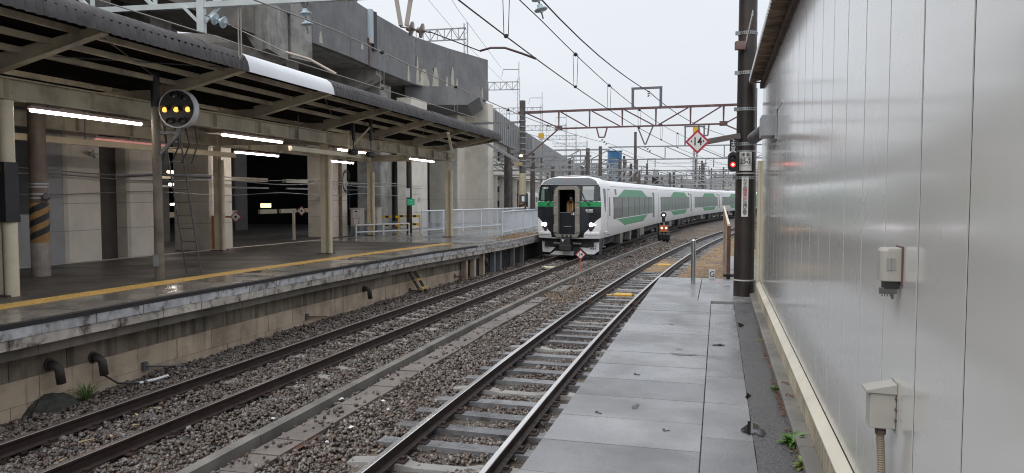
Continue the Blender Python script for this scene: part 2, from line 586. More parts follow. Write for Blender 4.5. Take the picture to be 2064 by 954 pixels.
# kerb wall between the tracks and the cable trough beside it
kw = thing('track_side_kerb', 'long low concrete kerb running between the two tracks', 'kerb', PN.at(5, -2.33) + (-.2,))
def kerb_off(s): return -2.33 - .012 * max(0, s - 26)
s = 4.0
while s < 52:
    ln = 2.0
    b = MB()
    q = []
    for ss in (s + .006, s + ln - .006):
        o_ = kerb_off(ss)
        for dx, z in ((-.07, -.3), (.07, -.3), (.055, -.085), (-.06, -.075)):
            q.append(PN.at(ss, o_ + dx) + (z + random.uniform(-.004, .004),))
    b.hexa(q)
    b.build('kerb_block', KERB, kw)
    s += ln
tr = thing('cable_trough', 'line of flat concrete trough covers beside the low kerb between the tracks', 'cable trough', PN.at(5, -2.0) + (-.2,))
b = MB(); b.box((0, 0, 0), (.36, .49, .05)); o_ = b.build('trough_cover', TROUGH, bevel=0); TRC = o_.data; bpy.data.objects.remove(o_)
trough_rng = []
for k in range(2, 41):
    s = 3.4 + k * .5
    if 20.5 < s < 22.4: continue
    if 7.9 < s < 8.4:
        continue
    x, y = PN.at(s, -1.995 - .006 * max(0, s - 12) + random.uniform(-.012, .012))
    put('trough_cover', TRC, (x, y, -.192 + random.uniform(-.012, .008)), PN.ang(s) + random.uniform(-.02, .02), tr, rot=(random.uniform(-.015, .015), random.uniform(-.02, .02), PN.ang(s) + random.uniform(-.02, .02)))
b = MB()
xs = PN.at(8.15, -1.97)
b.box((xs[0], xs[1], -.19), (.42, .54, .012), PN.ang(8.15))
for i in range(16):
    x, y = PN.at(7.9 + i * .033, -1.97); b.box((x, y, -.183), (.38, .008, .006), PN.ang(8.15))
b.build('steel_cover', M('rust_plate', (.15, .075, .055), .5, .3, var=.2, scale=6, col2=(.09, .05, .04), cov=.4), tr, label='rust red ribbed steel cover plate')

# loose ballast stones: real stones, thousands of them
def ico():
    t = (1 + 5 ** .5) / 2
    v = np.array([(-1, t, 0), (1, t, 0), (-1, -t, 0), (1, -t, 0), (0, -1, t), (0, 1, t), (0, -1, -t), (0, 1, -t), (t, 0, -1), (t, 0, 1), (-t, 0, -1), (-t, 0, 1)], float)
    v /= np.linalg.norm(v[0])
    f = np.array([(0, 11, 5), (0, 5, 1), (0, 1, 7), (0, 7, 10), (0, 10, 11), (1, 5, 9), (5, 11, 4), (11, 10, 2), (10, 7, 6), (7, 1, 8), (3, 9, 4), (3, 4, 2), (3, 2, 6), (3, 6, 8), (3, 8, 9), (4, 9, 5), (2, 4, 11), (6, 2, 10), (8, 6, 7), (9, 8, 1)])
    return v, f
IV, IF = ico()
def stones_mesh(name, P, size, mat, flat=.65):
    n = len(P)
    base = np.stack([IV * rng.uniform(.42, 1.38, (12, 1)) for _ in range(32)])
    v = base[rng.integers(0, 32, n)].copy()
    v *= (np.stack([rng.uniform(.7, 1.35, n), rng.uniform(.6, 1.1, n), rng.uniform(.45, .85, n) * flat / .65], 1) * size[:, None] * .5)[:, None, :]
    q = rng.normal(size=(n, 4)); q[:, 1:3] *= .45; q /= np.linalg.norm(q, axis=1)[:, None]
    w_, x, y, z = q.T
    R = np.stack([1 - 2 * (y * y + z * z), 2 * (x * y - z * w_), 2 * (x * z + y * w_), 2 * (x * y + z * w_), 1 - 2 * (x * x + z * z), 2 * (y * z - x * w_), 2 * (x * z - y * w_), 2 * (y * z + x * w_), 1 - 2 * (x * x + y * y)], 1).reshape(n, 3, 3)
    v = np.einsum('nij,nkj->nki', R, v) + P[:, None, :]
    f = (IF[None] + (np.arange(n) * 12)[:, None, None]).reshape(-1)
    me = bpy.data.meshes.new(name)
    me.vertices.add(n * 12); me.vertices.foreach_set('co', v.reshape(-1).astype(np.float32))
    me.loops.add(len(f)); me.loops.foreach_set('vertex_index', f.astype(np.int32))
    m = len(f) // 3
    me.polygons.add(m); me.polygons.foreach_set('loop_start', (np.arange(m) * 3).astype(np.int32))
    try: me.polygons.foreach_set('loop_total', np.full(m, 3, np.int32))
    except Exception: pass
    me.materials.append(mat)
    me.update(calc_edges=True)
    o = bpy.data.objects.new(name, me); COL.objects.link(o)
    o['kind'] = 'stuff'
    return o
def vtrain(y): return 6e-6 * y ** 3 + .000127 * y * y + .282883 * y - 7.069341
def vnear(y): return .001822 * y * y + .235571 * y - 2.598787
EDGE_S = [-12, -2.3, 1, 5, 11, 15.5, 20, 36]; EDGE_U = [2.6, 2.53, 2.45, 2.43, 2.6, 2.95, 3.2, 3.2]
def edge_u(s): return float(np.interp(s, EDGE_S, EDGE_U))
ns_s = np.array([a for a, _ in near_sl]); ts_s = np.array([a for a, _ in train_sl])
def scatter(y0, y1, dens, smin, smax):
    area_w = 9.0
    n = int((y1 - y0) * area_w * dens)
    y = rng.uniform(y0, y1, n)
    x = vtrain(y) - 2.2 + rng.uniform(0, area_w, n)
    cosn = 1 / np.sqrt(1 + (.2356 + .00364 * y) ** 2)
    on = (x - vnear(y)) * cosn
    cost = 1 / np.sqrt(1 + (.2829 + .00025 * y) ** 2)
    ot = (x - vtrain(y)) * cost
    sn = np.interp(y - (x - vnear(y)) * cosn * .25, PN.y, PN.s)
    st = np.interp(y - (x - vtrain(y)) * cost * .27, PT.y, PT.s)
    rx = x - C0.x; ry = y - C0.y
    u = rx * CN.x + ry * CN.y; cs = rx * CD.x + ry * CD.y
    d = (x - W0.x) * WN.x + (y - W0.y) * WN.y; ws = (x - W0.x) * WD.x + (y - W0.y) * WD.y
    keep = u > np.interp(cs, EDGE_S, EDGE_U) - .42
    keep &= (d > 1.83) | (ws > 15.05)
    keep &= on < 2.6
    keep &= ~((np.abs(np.abs(on) - .5665) < .075))
    keep &= ~((np.abs(np.abs(ot) - .5665) < .075))
    ko = -2.33 - .012 * np.maximum(0, sn - 26)
    keep &= ~(np.abs(on - ko) < .095)
    # sleepers of the near track stay bare, the others are mostly buried
    dn = np.abs(((sn - ns_s[0] + .31) % .62) - .31)
    bare = (np.abs(on) < 1.0) & (dn < .125)
    r = rng.uniform(size=n)
    keep &= ~(bare & (r < np.where(np.abs(on) < .9, .95, .8)))
    dt = np.abs(((st - ts_s[0] + .31) % .62) - .31)
    keep &= ~((np.abs(ot) < .5) & (dt < .12) & (r < np.where(y > 13.5, .86, .12)))
    trc = (on > -2.19) & (on < -1.80) & (y < 24)
    keep &= ~(trc & (r < .955))
    z = np.full(n, -.205)
    z = np.where(np.abs(on) < .95, -.222, z)
    z = np.where(np.abs(ot) < 1.2, -.185, z)
    z += rng.uniform(-.02, .022, n) + .02 * np.sin(x * 3.1) * np.sin(y * 2.3)
    size = rng.uniform(smin, smax, n) * np.where(rng.uniform(size=n) > .93, 1.35, 1)
    z = np.where(trc, -.155, z)
    straw_ = (on > 1.05) & (y > 23)
    keep &= ~(straw_ & (r < .8))
    k = keep
    return np.stack([x, y, z], 1)[k], size[k]
PS = [scatter(5.2, 9.5, 640, .036, .078), scatter(9.5, 14, 540, .038, .078), scatter(14, 22, 320, .045, .085), scatter(22, 34, 150, .06, .10), scatter(34, 50, 50, .09, .14)]
stones_mesh('ballast_stones', np.concatenate([p for p, _ in PS]), np.concatenate([s_ for _, s_ in PS]), STONE)
# ---------------------------------------------------------------- station platform across the tracks
FLAKE = M('flaking_white_paint', (.44, .445, .455), .55, var=.2, scale=6, col2=(.14, .105, .09), cov=.43, scale2=5, soft=.06, streak=(.2, .17, .14), streakcov=.36, orand=.12, bump=.3)
FLAKE2 = M('flaking_buff_paint', (.46, .42, .37), .6, var=.2, scale=6, col2=(.12, .10, .085), cov=.43, scale2=4, soft=.06, orand=.14, bump=.3)
PLAT = M('platform_asphalt', (.088, .08, .07), .6, var=.2, scale=1.5, col2=(.12, .11, .098), cov=.35, wet=.36, wetscale=.8, bump=.3, bscale=90)
PTILE = M('platform_paving', (.21, .185, .155), .42, var=.14, scale=1.5, col2=(.10, .09, .078), cov=.4, wet=.13, wetscale=1.0, orand=.1)
PGREY = M('platform_grey_paving', (.22, .22, .215), .32, var=.12, scale=1.2, col2=(.15, .15, .15), cov=.4, wet=.12, wetscale=.7)
YELLOW = M('tactile_yellow', (.76, .47, .13), .42, var=.1, scale=4, col2=(.3, .2, .08), cov=.25, orand=.07)
def strip(ulo, uhi, s0, s1, z, th, st=1.0):
    """slab between two lateral limits (numbers or functions of s), thickness th down from z(s)"""
    b = MB()
    n = max(1, int(round((s1 - s0) / st)))
    rings = []
    for i in range(n + 1):
        s = s0 + (s1 - s0) * i / n
        a = ulo(s) if callable(ulo) else ulo
        c = uhi(s) if callable(uhi) else uhi
        zt = z(s) if callable(z) else z
        rings.append([C(a, s, zt - th), C(c, s, zt - th), C(c, s, zt), C(a, s, zt)])
    b.loft(rings)
    return b
pf = tag(strip(-4.3, lambda s: edge_u(s) - .44, -13, 38, lambda s: hp(s) - .03, 1.6).build('platform', CONC), kind='structure')
tag(strip(-4.1, lambda s: edge_u(s) - 1.66, -13, 16.5, lambda s: hp(s), .026).build('platform_asphalt', PLAT, pf), label='dark asphalt platform surface under the canopy')
strip(-4.295, -4.1, -13, 18, lambda s: hp(s) + .004, .03).build('platform_rear_edge', CONC_LIGHT, pf)
tag(strip(-4.1, lambda s: edge_u(s) - .5, 16.5, 36, lambda s: hp(s), .026).build('platform_end_paving', PGREY, pf), label='wet grey open platform end')
def quadpiece(name, mat, u0, u1, s0, s1, zt, th, parent, gap=.004):
    b = MB()
    p = []
    for z in (-th, 0):
        for a, c in ((u0, s0 + gap), (u1, s0 + gap), (u1, s1 - gap), (u0, s1 - gap)):
            p.append(C(a, c, (zt(c) if callable(zt) else zt) + z))
    b.hexa(p)
    return b.build(name, mat, parent)
s = -12.6
while s < 16.2:
    for k in range(2):
        e0, e1 = edge_u(s + .45), edge_u(s + .45)
        a = e0 - 1.24 + k * .56
        b = MB(); q = []
        for z in (-.03, random.uniform(-.002, .002)):
            for da, c in ((a + .004, s + .005), (a + .556, s + .005), (a + .556, s + .895), (a + .004, s + .895)):
                q.append(C(da + edge_u(c) - e0, c, hp(c) + z))
        b.hexa(q).build('paving_tile', PTILE, pf)
    for k in range(3):
        c0 = s + k * .3
        b = MB(); q = []
        e0 = edge_u(c0 + .15)
        for z in (-.03, .007):
            for da, c in ((e0 - 1.655, c0 + .003), (e0 - 1.255, c0 + .003), (e0 - 1.255, c0 + .297), (e0 - 1.655, c0 + .297)):
                q.append(C(da, c, hp(c) + z))
        b.hexa(q)
        if c0 > -4:
            for i in range(4):
                for j in range(3):
                    cc = C(e0 - 1.6 + i * .095, c0 + .05 + j * .1, hp(c0))
                    b.add([(cc.x + dx, cc.y + dy, cc.z + dz) for dx, dy, dz in ((-.025, -.025, .006), (.025, -.025, .006), (.025, .025, .006), (-.025, .025, .006), (0, 0, .015))], [(0, 1, 4), (1, 2, 4), (2, 3, 4), (3, 0, 4)])
        b.build('tactile_tile', YELLOW, pf)
    s += .9
# the edge: rubber strip, two courses of flaking blocks, a ledge, then block wall set back
def pe(name, mat, u0, u1, s0, s1, z0, z1, gap=.006, jit=0.0):
    b = MB(); q = []
    ju = random.uniform(-jit, jit)
    for z in (z0, z1):
        for da, c in ((u0, s0 + gap), (u1 + ju, s0 + gap), (u1 + ju, s1 - gap), (u0, s1 - gap)):
            q.append(C(edge_u(c) + da, c, hp(c) + z))
    b.hexa(q)
    return b.build(name, mat, pf)
RUBBER = M('edge_rubber', (.02, .02, .022), .5, var=.2)
s = -12.6
i = 0
while s < 24.5:
    pe('edge_strip', RUBBER if s < 15 else CONC, -.10, .012, s, s + .9, -.055, .002, .002)
    pe('coping_block', FLAKE, -.45, 0, s + .1, s + 1.0, -.185, -.056, .007, .008)
    pe('coping_block', FLAKE2, -.45, -.012, s - .35, s + .55, -.315, -.19, .006, .01)
    pe('edge_paving', PTILE if s < 15 else PGREY, -.125, -.105, s, s + .9, -.06, -.001, .002)
    s += .9
for k in range(13):
    a = -12.6 + k * 2.2
    if a > 14: break
    pe('ledge_beam', M('ledge_concrete', (.21, .19, .16), .65, var=.2, scale=3, col2=(.10, .085, .07), cov=.45, streak=(.09, .08, .07), streakcov=.4, bump=.2), -.45, -.16, a, a + 2.2, -.475, -.325, .005, .006)
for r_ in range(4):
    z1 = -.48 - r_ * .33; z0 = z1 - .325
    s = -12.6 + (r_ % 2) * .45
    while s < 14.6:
        pe('wall_block', CONC_MOSS_SHADE if r_ == 0 else CONC_BUFF, -.6, -.425, s, s + .9, z0, z1, .006, .006)
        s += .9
# open bay under the platform end: its shade painted as a near-black sheet, plus posts
tag(strip(lambda s: edge_u(s) - .43, lambda s: edge_u(s) - .36, 15.4, 36, lambda s: hp(s) - .38, 1.0).build('platform_undercroft', M('bay_shade_dark', (.02, .018, .017), .8, var=.3), pf))
for s in (14.75, 15.5, 16.4, 17.6, 18.3, 20.0, 21.6):
    pe('support_post', CONC_BUFF if s < 17 else CONC_DARK, -.36, -.2, s, s + .17, -1.25, -.32, 0)

# ground under the viaduct, behind the platform
tag(strip(-48, -4.32, -16, 40, .88, .6, 8).build('yard_floor', M('yard_floor', (.11, .105, .10), .7, var=.2, scale=.8), None), kind='structure')
tag(strip(-34, 2.0, 40, 230, -.12, .3, 8).build('yard_floor', M('yard_floor2', (.13, .12, .11), .75, var=.2, scale=.6, col2=(.2, .17, .12), cov=.4), None), kind='structure')

# ---------------------------------------------------------------- walkway on our side
wk = MB()
wk.prism([tuple(W(d, s).xy) for d, s in ((.1, -3), (1.768, -3), (1.768, 15.05), (.1, 15.05))], -.5, .955)
wk = tag(wk.build('walkway', CONC), kind='structure')
sp = .594
s0 = 4.62 - sp * 7
for k in range(19):
    a = s0 + k * sp
    b = MB(); q = []
    lift = random.uniform(-.0025, .0025)
    for z in (-.06, lift):
        for d, s in ((.745, a + .006), (1.775, a + .006), (1.775, a + sp - .006), (.745, a + sp - .006)):
            q.append(W(d, s, WALK + z + (random.uniform(-.0012, .0012))))
    b.hexa(q).build('paving_slab', SLAB, wk, bevel=.004)
a = s0
while a < 11.4:
    ln = random.choice((.88, .9, 1.18))
    ln = min(ln, s0 + 19 * sp - a)
    if ln < .2: break
    b = MB(); q = []
    for z in (-.06, random.uniform(-.004, -.001)):
        for d, s in ((.408, a + .005), (.739, a + .005), (.739, a + ln - .005), (.408, a + ln - .005)):
            q.append(W(d, s, WALK + z))
    b.hexa(q).build('paving_slab', SLAB, wk, bevel=.004)
    a += ln
sE = s0 + 19 * sp
for (d0, d1, a, c) in ((.95, 1.775, sE + .01, 13.9), (.95, 1.775, 13.91, 15.06), (.1, .94, sE + .01, 12.9), (.1, .94, 12.91, 15.06)):
    b = MB(); q = []
    for z in (-.06, 0):
        for d, s in ((d0, a), (d1, a), (d1, c), (d0, c)): q.append(W(d, s, WALK + z))
    b.hexa(q).build('paving_slab', SLAB, wk, bevel=.004)
b = MB()   # asphalt strip with a ragged edge to the paving
n = 150
rings = []
for i in range(n + 1):
    s = -2.5 + (sE + 2.5) * i / n
    e = .405 + .002 * math.sin(s * 9)
    rings.append([W(.1, s, .9), W(e, s, .9), W(e, s, .996 + random.uniform(-.002, .002)), W(.3, s, .998), W(.2, s, 1.0), W(.1, s, .999)])
b.loft(rings)
tag(b.build('asphalt_strip', ASPHALT, None), kind='structure')
WATER = bpy.data.materials.new('puddle_water'); WATER.use_nodes = True
q_ = WATER.node_tree.nodes['Principled BSDF']
q_.inputs['Base Color'].default_value = (.012, .011, .01, 1); q_.inputs['Roughness'].default_value = .02; q_.inputs['Specular IOR Level'].default_value = .3
def puddle(d, s, rd, rs, seed):
    r = random.Random(seed); b = MB(); n = 40
    ph = [r.uniform(0, 6) for _ in range(4)]
    vs = [W(d, s, WALK + .0035)]
    for i in range(n):
        t = 2 * PI * i / n
        f = 1 + .28 * math.sin(2 * t + ph[0]) + .22 * math.sin(3 * t + ph[1]) + .14 * math.sin(5 * t + ph[2]) + .09 * math.sin(9 * t + ph[3])
        vs.append(W(d + rd * f * math.cos(t), s + rs * f * math.sin(t), WALK + .0035))
    b.add(vs, [(0, 1 + i, 1 + (i + 1) % n) for i in range(n)])
    tag(b.build('puddle', WATER, None), kind='structure')
puddle(.40, 5.2, .055, .17, 3)
puddle(.40, 6.1, .02, .06, 5)
puddle(.36, 9.6, .04, .10, 6)
puddle(.98, 7.6, .10, .05, 8)
puddle(1.25, 5.55, .02, .07, 9)
puddle(.62, 8.2, .06, .05, 10)
for d, s, a in ((1.03, 7.83, .03), (1.35, 6.6, .035), (1.5, 5.3, .03), (.98, 5.0, .03), (1.2, 9.4, .03)):
    b = MB(); b.box(W(d, s, WALK + .0008), (a * 1.6, a * .5, .003), WANG + random.uniform(-.6, .6)); b.box(W(d + .02, s + .03, WALK + .0009), (a * .5, a * .9, .003), WANG + random.uniform(-.6, .6)); b.build('chipped_spot', BLACK, wk)
# kerb stones against the building
a = -2.0
while a < 12.3:
    ln = .56
    b = MB()
    b.loft([[W(d, s, z) for d, z in ((.055, .95), (.152, .95), (.149, 1.045), (.135, 1.058), (.055, 1.06))] for s in (a + .003, a + ln - .003)])
    b.build('kerb_stone', KERB, wk)
    a += ln

# ---------------------------------------------------------------- metal clad building on the right
PANEL = M('cladding_panel', (.68, .672, .64), .28, var=.02, scale=.8, col2=(.65, .63, .58), cov=.3, spec=.6, streak=(.63, .61, .565), streakcov=.3, rv=.05, coat=1.0)
FLASH = M('cream_flashing', (.60, .56, .46), .5, var=.08, scale=3, col2=(.36, .31, .23), cov=.3)
SOFFIT = M('brown_corrugated_sheet', (.26, .18, .125), .7, var=.25, scale=5, col2=(.07, .05, .04), cov=.4)
bd = thing('metal_clad_building', 'building clad in glossy pale grey metal panels along the wet walkway', 'building', W(0, 5, WALK))
WEND = 12.35; WTOP = 4.43
b = MB(); b.prism([tuple(W(d, s).xy) for d, s in ((-7, -4), (-.0035, -4), (-.0035, WEND), (-7, WEND))], .6, WTOP)
b.build('building_core', M('core_dark', (.018, .017, .016), .9), bd)
st = .5188
s0p = 2.096 - st * 9
k = 0
while s0p + k * st < WEND - .05:
    a = s0p + k * st; c = min(a + st, WEND)
    b = MB()
    t0 = random.uniform(-.0006, .0006); t1 = random.uniform(-.0006, .0006)
    b.loft([[W(d, a + .009, z) for d, z in ((-.032, 1.285), (t0, 1.285), (t0, WTOP - .03), (-.032, WTOP - .03))],
            [W(d, c - .009, z) for d, z in ((-.032, 1.285), (t1, 1.285), (t1, WTOP - .03), (-.032, WTOP - .03))]])
    b.build('wall_panel', PANEL, bd)
    k += 1
a = -2.0
while a < WEND:
    c = min(a + 1.9, WEND)
    b = MB()
    b.loft([[W(d, s, z) for d, z in ((-.03, 1.2), (.056, 1.2), (.058, 1.216), (.0, 1.262), (-.03, 1.264))] for s in (a + .002, c - .002)])
    b.build('base_flashing', FLASH, bd)
    a += 1.9
b = MB(); b.loft([[W(d, s, z) for d, z in ((-.02, .95), (.03, .95), (.03, 1.21), (-.02, 1.21))] for s in (-2, WEND)])
b.build('vent_recess', M('vent_dark', (.05, .045, .04), .8), bd)
a = -2.0
b = MB(); b.box((0, 0, 0), (.022, .075, .15)); o_ = b.build('vent_slat', CREAM_DIRTY); VS = o_.data; bpy.data.objects.remove(o_)
while a < WEND - .1:
    p = W(.043, a, 1.128); put('vent_slat', VS, p, WANG, bd); a += .115
b = MB(); b.beam(W(.02, -2, WTOP - .05), W(.02, WEND + .02, WTOP - .05), .05, .09); b.build('eave_trim', M('rusty_trim', (.085, .055, .045), .7, var=.3, scale=6), bd)
b = MB()     # corrugated roof sheet: waves run out to the eave
rings = []
n = int((WEND + 4) / .03)
for i in range(n + 1):
    s = -4 + i * .03
    w_ = .013 * math.sin(2 * PI * s / .13)
    rings.append([W(-4, s, 4.95 + w_), W(.2, s, 4.45 + w_), W(.2, s, 4.458 + w_), W(-4, s, 4.958 + w_)])
b.loft(rings)
b.build('roof_sheet', SOFFIT, bd)
b = MB()
for i in range(62):
    s = WEND - .05 - i * .13
    b.box(W(.207, s, 4.466), (.012, .085, .05), WANG)
b.build('roof_edge_cap', WHITE, bd, kind='stuff')
for s in np.arange(-1, WEND, .39):
    b = MB(); b.beam(W(-.02, s, 4.415), W(.19, s, 4.43), .03, .02); b.build('soffit_batten', SOFFIT, bd)
b = MB(); b.box(W(.004, 9.3, 3.66), (.012, 1.7, .03), WANG); b.build('wall_joint_cover', PANEL, bd)
b = MB(); b.box(W(-.2, WEND + .06, 2.6), (.36, .1, 2.8), WANG); b.build('corner_pilaster', M('pale_wall', (.5, .49, .47), .5, var=.06), bd)
b = MB(); b.tube([W(.02, WEND + .16, .8), W(.02, WEND + .16, 3.2)], .035, 10); b.build('downpipe', CREAM, bd)
# galvanised duct hood near the far end
hd = thing('vent_hood', 'galvanised square vent hood high on the metal wall beside the brown pole', 'vent hood', W(0, 9.5, 3.36))
b = MB(); b.prism([tuple(W(d, s).xy) for d, s in ((0.002, 9.25), (.17, 9.25), (.17, 9.75), (.002, 9.75))], 3.35, 3.6); b.build('hood_box', STEEL_GREY, hd, bevel=.006)
b = MB(); b.prism([tuple(W(d, s).xy) for d, s in ((.0035, 9.15), (.022, 9.15), (.022, 9.85), (.0035, 9.85))], 3.3, 3.65); b.build('hood_flange', STEEL_GREY, hd)
b = MB(); b.tube([W(.1, 9.9, 3.47), W(.14, 10.6, 3.47), W(.2, 10.9, 3.44)], .085, 12); b.build('duct_elbow', STEEL_DARK, hd, smooth=True)
# two electrical boxes close to the camera
BOX = M('box_beige', (.40, .385, .345), .42, var=.05, scale=8, col2=(.3, .27, .22), cov=.3, streak=(.26, .23, .18), streakcov=.33)
bx = thing('socket_box', 'small beige hinged socket box on the metal wall with a grey plug under it', 'electrical box', W(0, 2.86, 2.31))
b = MB()
b.loft([[W(d, s, z) for d, s in ((.002, 2.82), (.05, 2.82), (.066, 2.826), (.074, 2.838), (.074, 2.885), (.066, 2.895), (.002, 2.9))] for z in (2.308, 2.42)] + [[W(d, s, 2.432) for d, s in ((.002, 2.822), (.046, 2.822), (.06, 2.83), (.066, 2.84), (.066, 2.883), (.06, 2.893), (.002, 2.898))]])
b.build('box_cover', BOX, bx, bevel=.003)
b = MB(); b.box(W(.04, 2.819, 2.372), (.03, .002, .045), WANG); b.tube([W(.041, 2.8175, 2.35), W(.041, 2.8175, 2.394)], .002, 6); b.build('hinge', M('worn_zinc', (.33, .32, .3), .5, .3), bx)
b = MB(); b.box(W(.033, 2.858, 2.295), (.05, .06, .03), WANG); b.build('socket_neck', BLACK, bx)
b = MB(); b.box(W(.045, 2.835, 2.272), (.06, .012, .022), WANG)
for i in range(5): b.box(W(.03 + i * .009, 2.828, 2.262), (.004, .004, .02), WANG)
b.box(W(.03, 2.835, 2.252), (.008, .008, .02), WANG)
b.build('plug_strip', M('grey_plastic', (.1, .1, .095), .5), bx)
b = MB(); b.prism([tuple(W(d, s).xy) for d, s in ((.0005, 2.81), (.006, 2.81), (.006, 2.91), (.0005, 2.91))], 2.295, 2.437); b.build('back_plate', RUST_PINK, bx)
bx = thing('junction_box', 'beige junction box with sloping hood and ribbed conduit, low on the metal wall', 'electrical box', W(0, 2.87, 1.74))
b = MB(); b.prism([tuple(W(d, s).xy) for d, s in ((.006, 2.835), (.095, 2.835), (.095, 2.92), (.006, 2.92))], 1.752, 1.885); b.build('box_body', BOX, bx, bevel=.003)
b = MB(); b.add([W(.006, 2.828, 1.922), W(.11, 2.828, 1.895), W(.11, 2.93, 1.895), W(.006, 2.93, 1.922), W(.006, 2.828, 1.886), W(.11, 2.828, 1.888), W(.11, 2.93, 1.888), W(.006, 2.93, 1.886)], [(0, 1, 2, 3), (7, 6, 5, 4), (0, 4, 5, 1), (1, 5, 6, 2), (2, 6, 7, 3), (3, 7, 4, 0)]); b.build('hood', BOX, bx)
b = MB(); b.prism([tuple(W(d, s).xy) for d, s in ((.0005, 2.826), (.005, 2.826), (.005, 2.93), (.0005, 2.93))], 1.735, 1.93); b.build('back_plate', BOX, bx)
for z in (1.79, 1.83, 1.87):
    b = MB(); b.tube([W(.006, 2.829, z), W(.012, 2.829, z)], .005, 6); b.build('screw', RUST, bx)
b = MB(); b.lathe([(.02, 1.722), (.021, 1.738), (.017, 1.74), (.017, 1.753)], (W(.05, 2.875).x, W(.05, 2.875).y, 0), 8); b.build('gland', M('brown_gland', (.13, .09, .07), .6), bx)
pr = []
z = 1.724
i = 0
while z > .98:
    pr.append((.0155 if i % 2 == 0 else .0135, z)); z -= .0045; i += 1
b = MB()
rings = []
for i, (r_, z) in enumerate(pr):
    d = .05 - .028 * max(0, (1.70 - z) / .7) ** .8
    c_ = W(d, 2.875 + .01 * (1.72 - z), z)
    rings.append([c_ + Vector((math.cos(t * PI / 5) * r_, math.sin(t * PI / 5) * r_, 0)) for t in range(10)])
b.loft(rings); b.build('conduit', M('conduit_buff', (.25, .21, .15), .6, var=.15), bx)
# ---------------------------------------------------------------- platform canopy
SHEET = M('weathered_roof_sheet', (.05, .046, .047), .6, var=.25, scale=5, col2=(.085, .08, .08), cov=.35, streak=(.15, .145, .145), streakcov=.27, bump=.1)
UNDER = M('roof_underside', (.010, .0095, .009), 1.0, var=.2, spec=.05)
WHITE_SHEET = M('white_roof_sheet', (.78, .80, .83), .35, var=.03)
cp = thing('platform_canopy', 'long platform canopy with dark corrugated curved eave and cream steel frame', 'canopy', C(0, 5, 1.0), CANG)
BAY = 3.37
S0C, S1C = -4 * BAY, 21.3
def cbeam(name, a, b_, w_, h_, mat=CREAM_DIRTY, parent=None, label=None):
    m = MB(); m.beam(a, b_, w_, h_)
    return m.build(name, mat, parent or cp, label=label)
def ibeam(m, a, b_, w_, h_, t=.02):
    a = Vector(a); b_ = Vector(b_)
    m.beam(a, b_, t, h_ - 2 * t - .004)
    up = Vector((0, 0, h_ / 2 - t / 2))
    m.beam(a + up, b_ + up, w_, t); m.beam(a - up, b_ - up, w_, t)
for u in (0, -3.7):
    a = S0C
    while a < S1C - .1:
        c = min(a + 3 * BAY, S1C)
        m = MB(); ibeam(m, C(u, a + .004, 4.30), C(u, c - .004, 4.30), .2, .34, .022)
        for q in np.arange(a + .1, c, 1.685):
            m.beam(C(u, q, 4.14), C(u, q, 4.46), .19, .012)
        m.build('girder', CREAM_DIRTY, cp)
        a = c
    for s in (-10.1, .05, 10.16, 20.64):
        rr_ = s if u == 0 else s + .25
        m = MB()
        z0 = hp(s)
        m.beam(C(u - .06, rr_, z0 + .02), C(u - .06, rr_, 4.12), .012, .16, up=CN.to_3d())
        for q in (-.085, .085):
            m.beam(C(u - .06, rr_ + q, z0 + .02), C(u - .06, rr_ + q, 4.12), .15, .014, up=CD.to_3d())
        m.build('column', CREAM, cp)
        m = MB(); m.box(C(u - .03, rr_, z0 + .012), (.42, .34, .028), CANG); m.build('base_plate', RUST, cp)
        m = MB(); m.tube([C(u + .12, rr_ - .02, z0), C(u + .12, rr_ - .02, 3.72 if s > 5 else 4.1)], .065 if s > 5 else .1, 14); m.build('downpipe', CREAM, cp, smooth='auto')
    if u == 0:
        m = MB(); m.box(C(.12, -.02, 2.72), (.235, .235, .86), CANG); m.box(C(.12, -.02, 2.28), (.25, .25, .1), CANG)
        m.build('column_notice_case', BLACK, cp)
        m = MB(); m.box(C(.1, -.145, 3.06), (.12, .012, .09), CANG); m.build('notice_plate', YELLOW, cp)
for s in (-10.1, .05, 10.16, 20.64):
    m = MB(); ibeam(m, C(-3.6, s + .12, 4.28), C(-.1, s + .12, 4.28), .14, .28, .016); m.build('cross_beam', CREAM_DIRTY, cp)
k = -4
while k * BAY < S1C:
    s = k * BAY
    for sgn, u0 in ((1, 0), (-1, -3.7)):
        m = MB()
        A, B_ = C(u0, s, 4.66), C(u0 + sgn * 2.02, s, 5.075)
        m.beam(A, B_, .03, .27, h2=.13)
        m.beam(A - Vector((0, 0, .14)), B_ - Vector((0, 0, .072)), .15, .018)
        m.build('rafter', CREAM_DIRTY, cp)
    m = MB(); m.beam(C(-3.7, s, 4.62), C(0, s, 4.62), .05, .2); m.build('rafter', CREAM_DIRTY, cp)
    for u in (.5, 1.02, 1.55, -1.0, -1.85, -2.7, -4.3, -5.0):
        if s + BAY > S1C + .2: break
        zu = 4.72 + .215 * u if u > 0 else (4.75 if u > -3.7 else 4.72 + .215 * (-3.7 - u))
        m = MB(); m.beam(C(u, s + .02, zu), C(u, s + BAY - .02, zu), .075, .09); m.build('purlin', CREAM_DIRTY, cp)
    if k % 2 == 0 and s + BAY < S1C:
        m = MB(); m.tube([C(.3, s, 4.79), C(1.8, s + BAY, 5.07)], .009, 5); m.build('brace_rod', STEEL_DARK, cp)
        m = MB(); m.tube([C(1.8, s, 5.07), C(.3, s + BAY, 4.79)], .009, 5); m.build('brace_rod', STEEL_DARK, cp)
    k += 1
prof = [(2.06, 5.185), (0, 4.845), (-1.85, 4.80), (-3.7, 4.845), (-5.7, 5.16)]
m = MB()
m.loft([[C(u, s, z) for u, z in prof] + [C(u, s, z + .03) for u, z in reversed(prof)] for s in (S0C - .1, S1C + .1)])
m.build('roof_sheet', UNDER, cp)
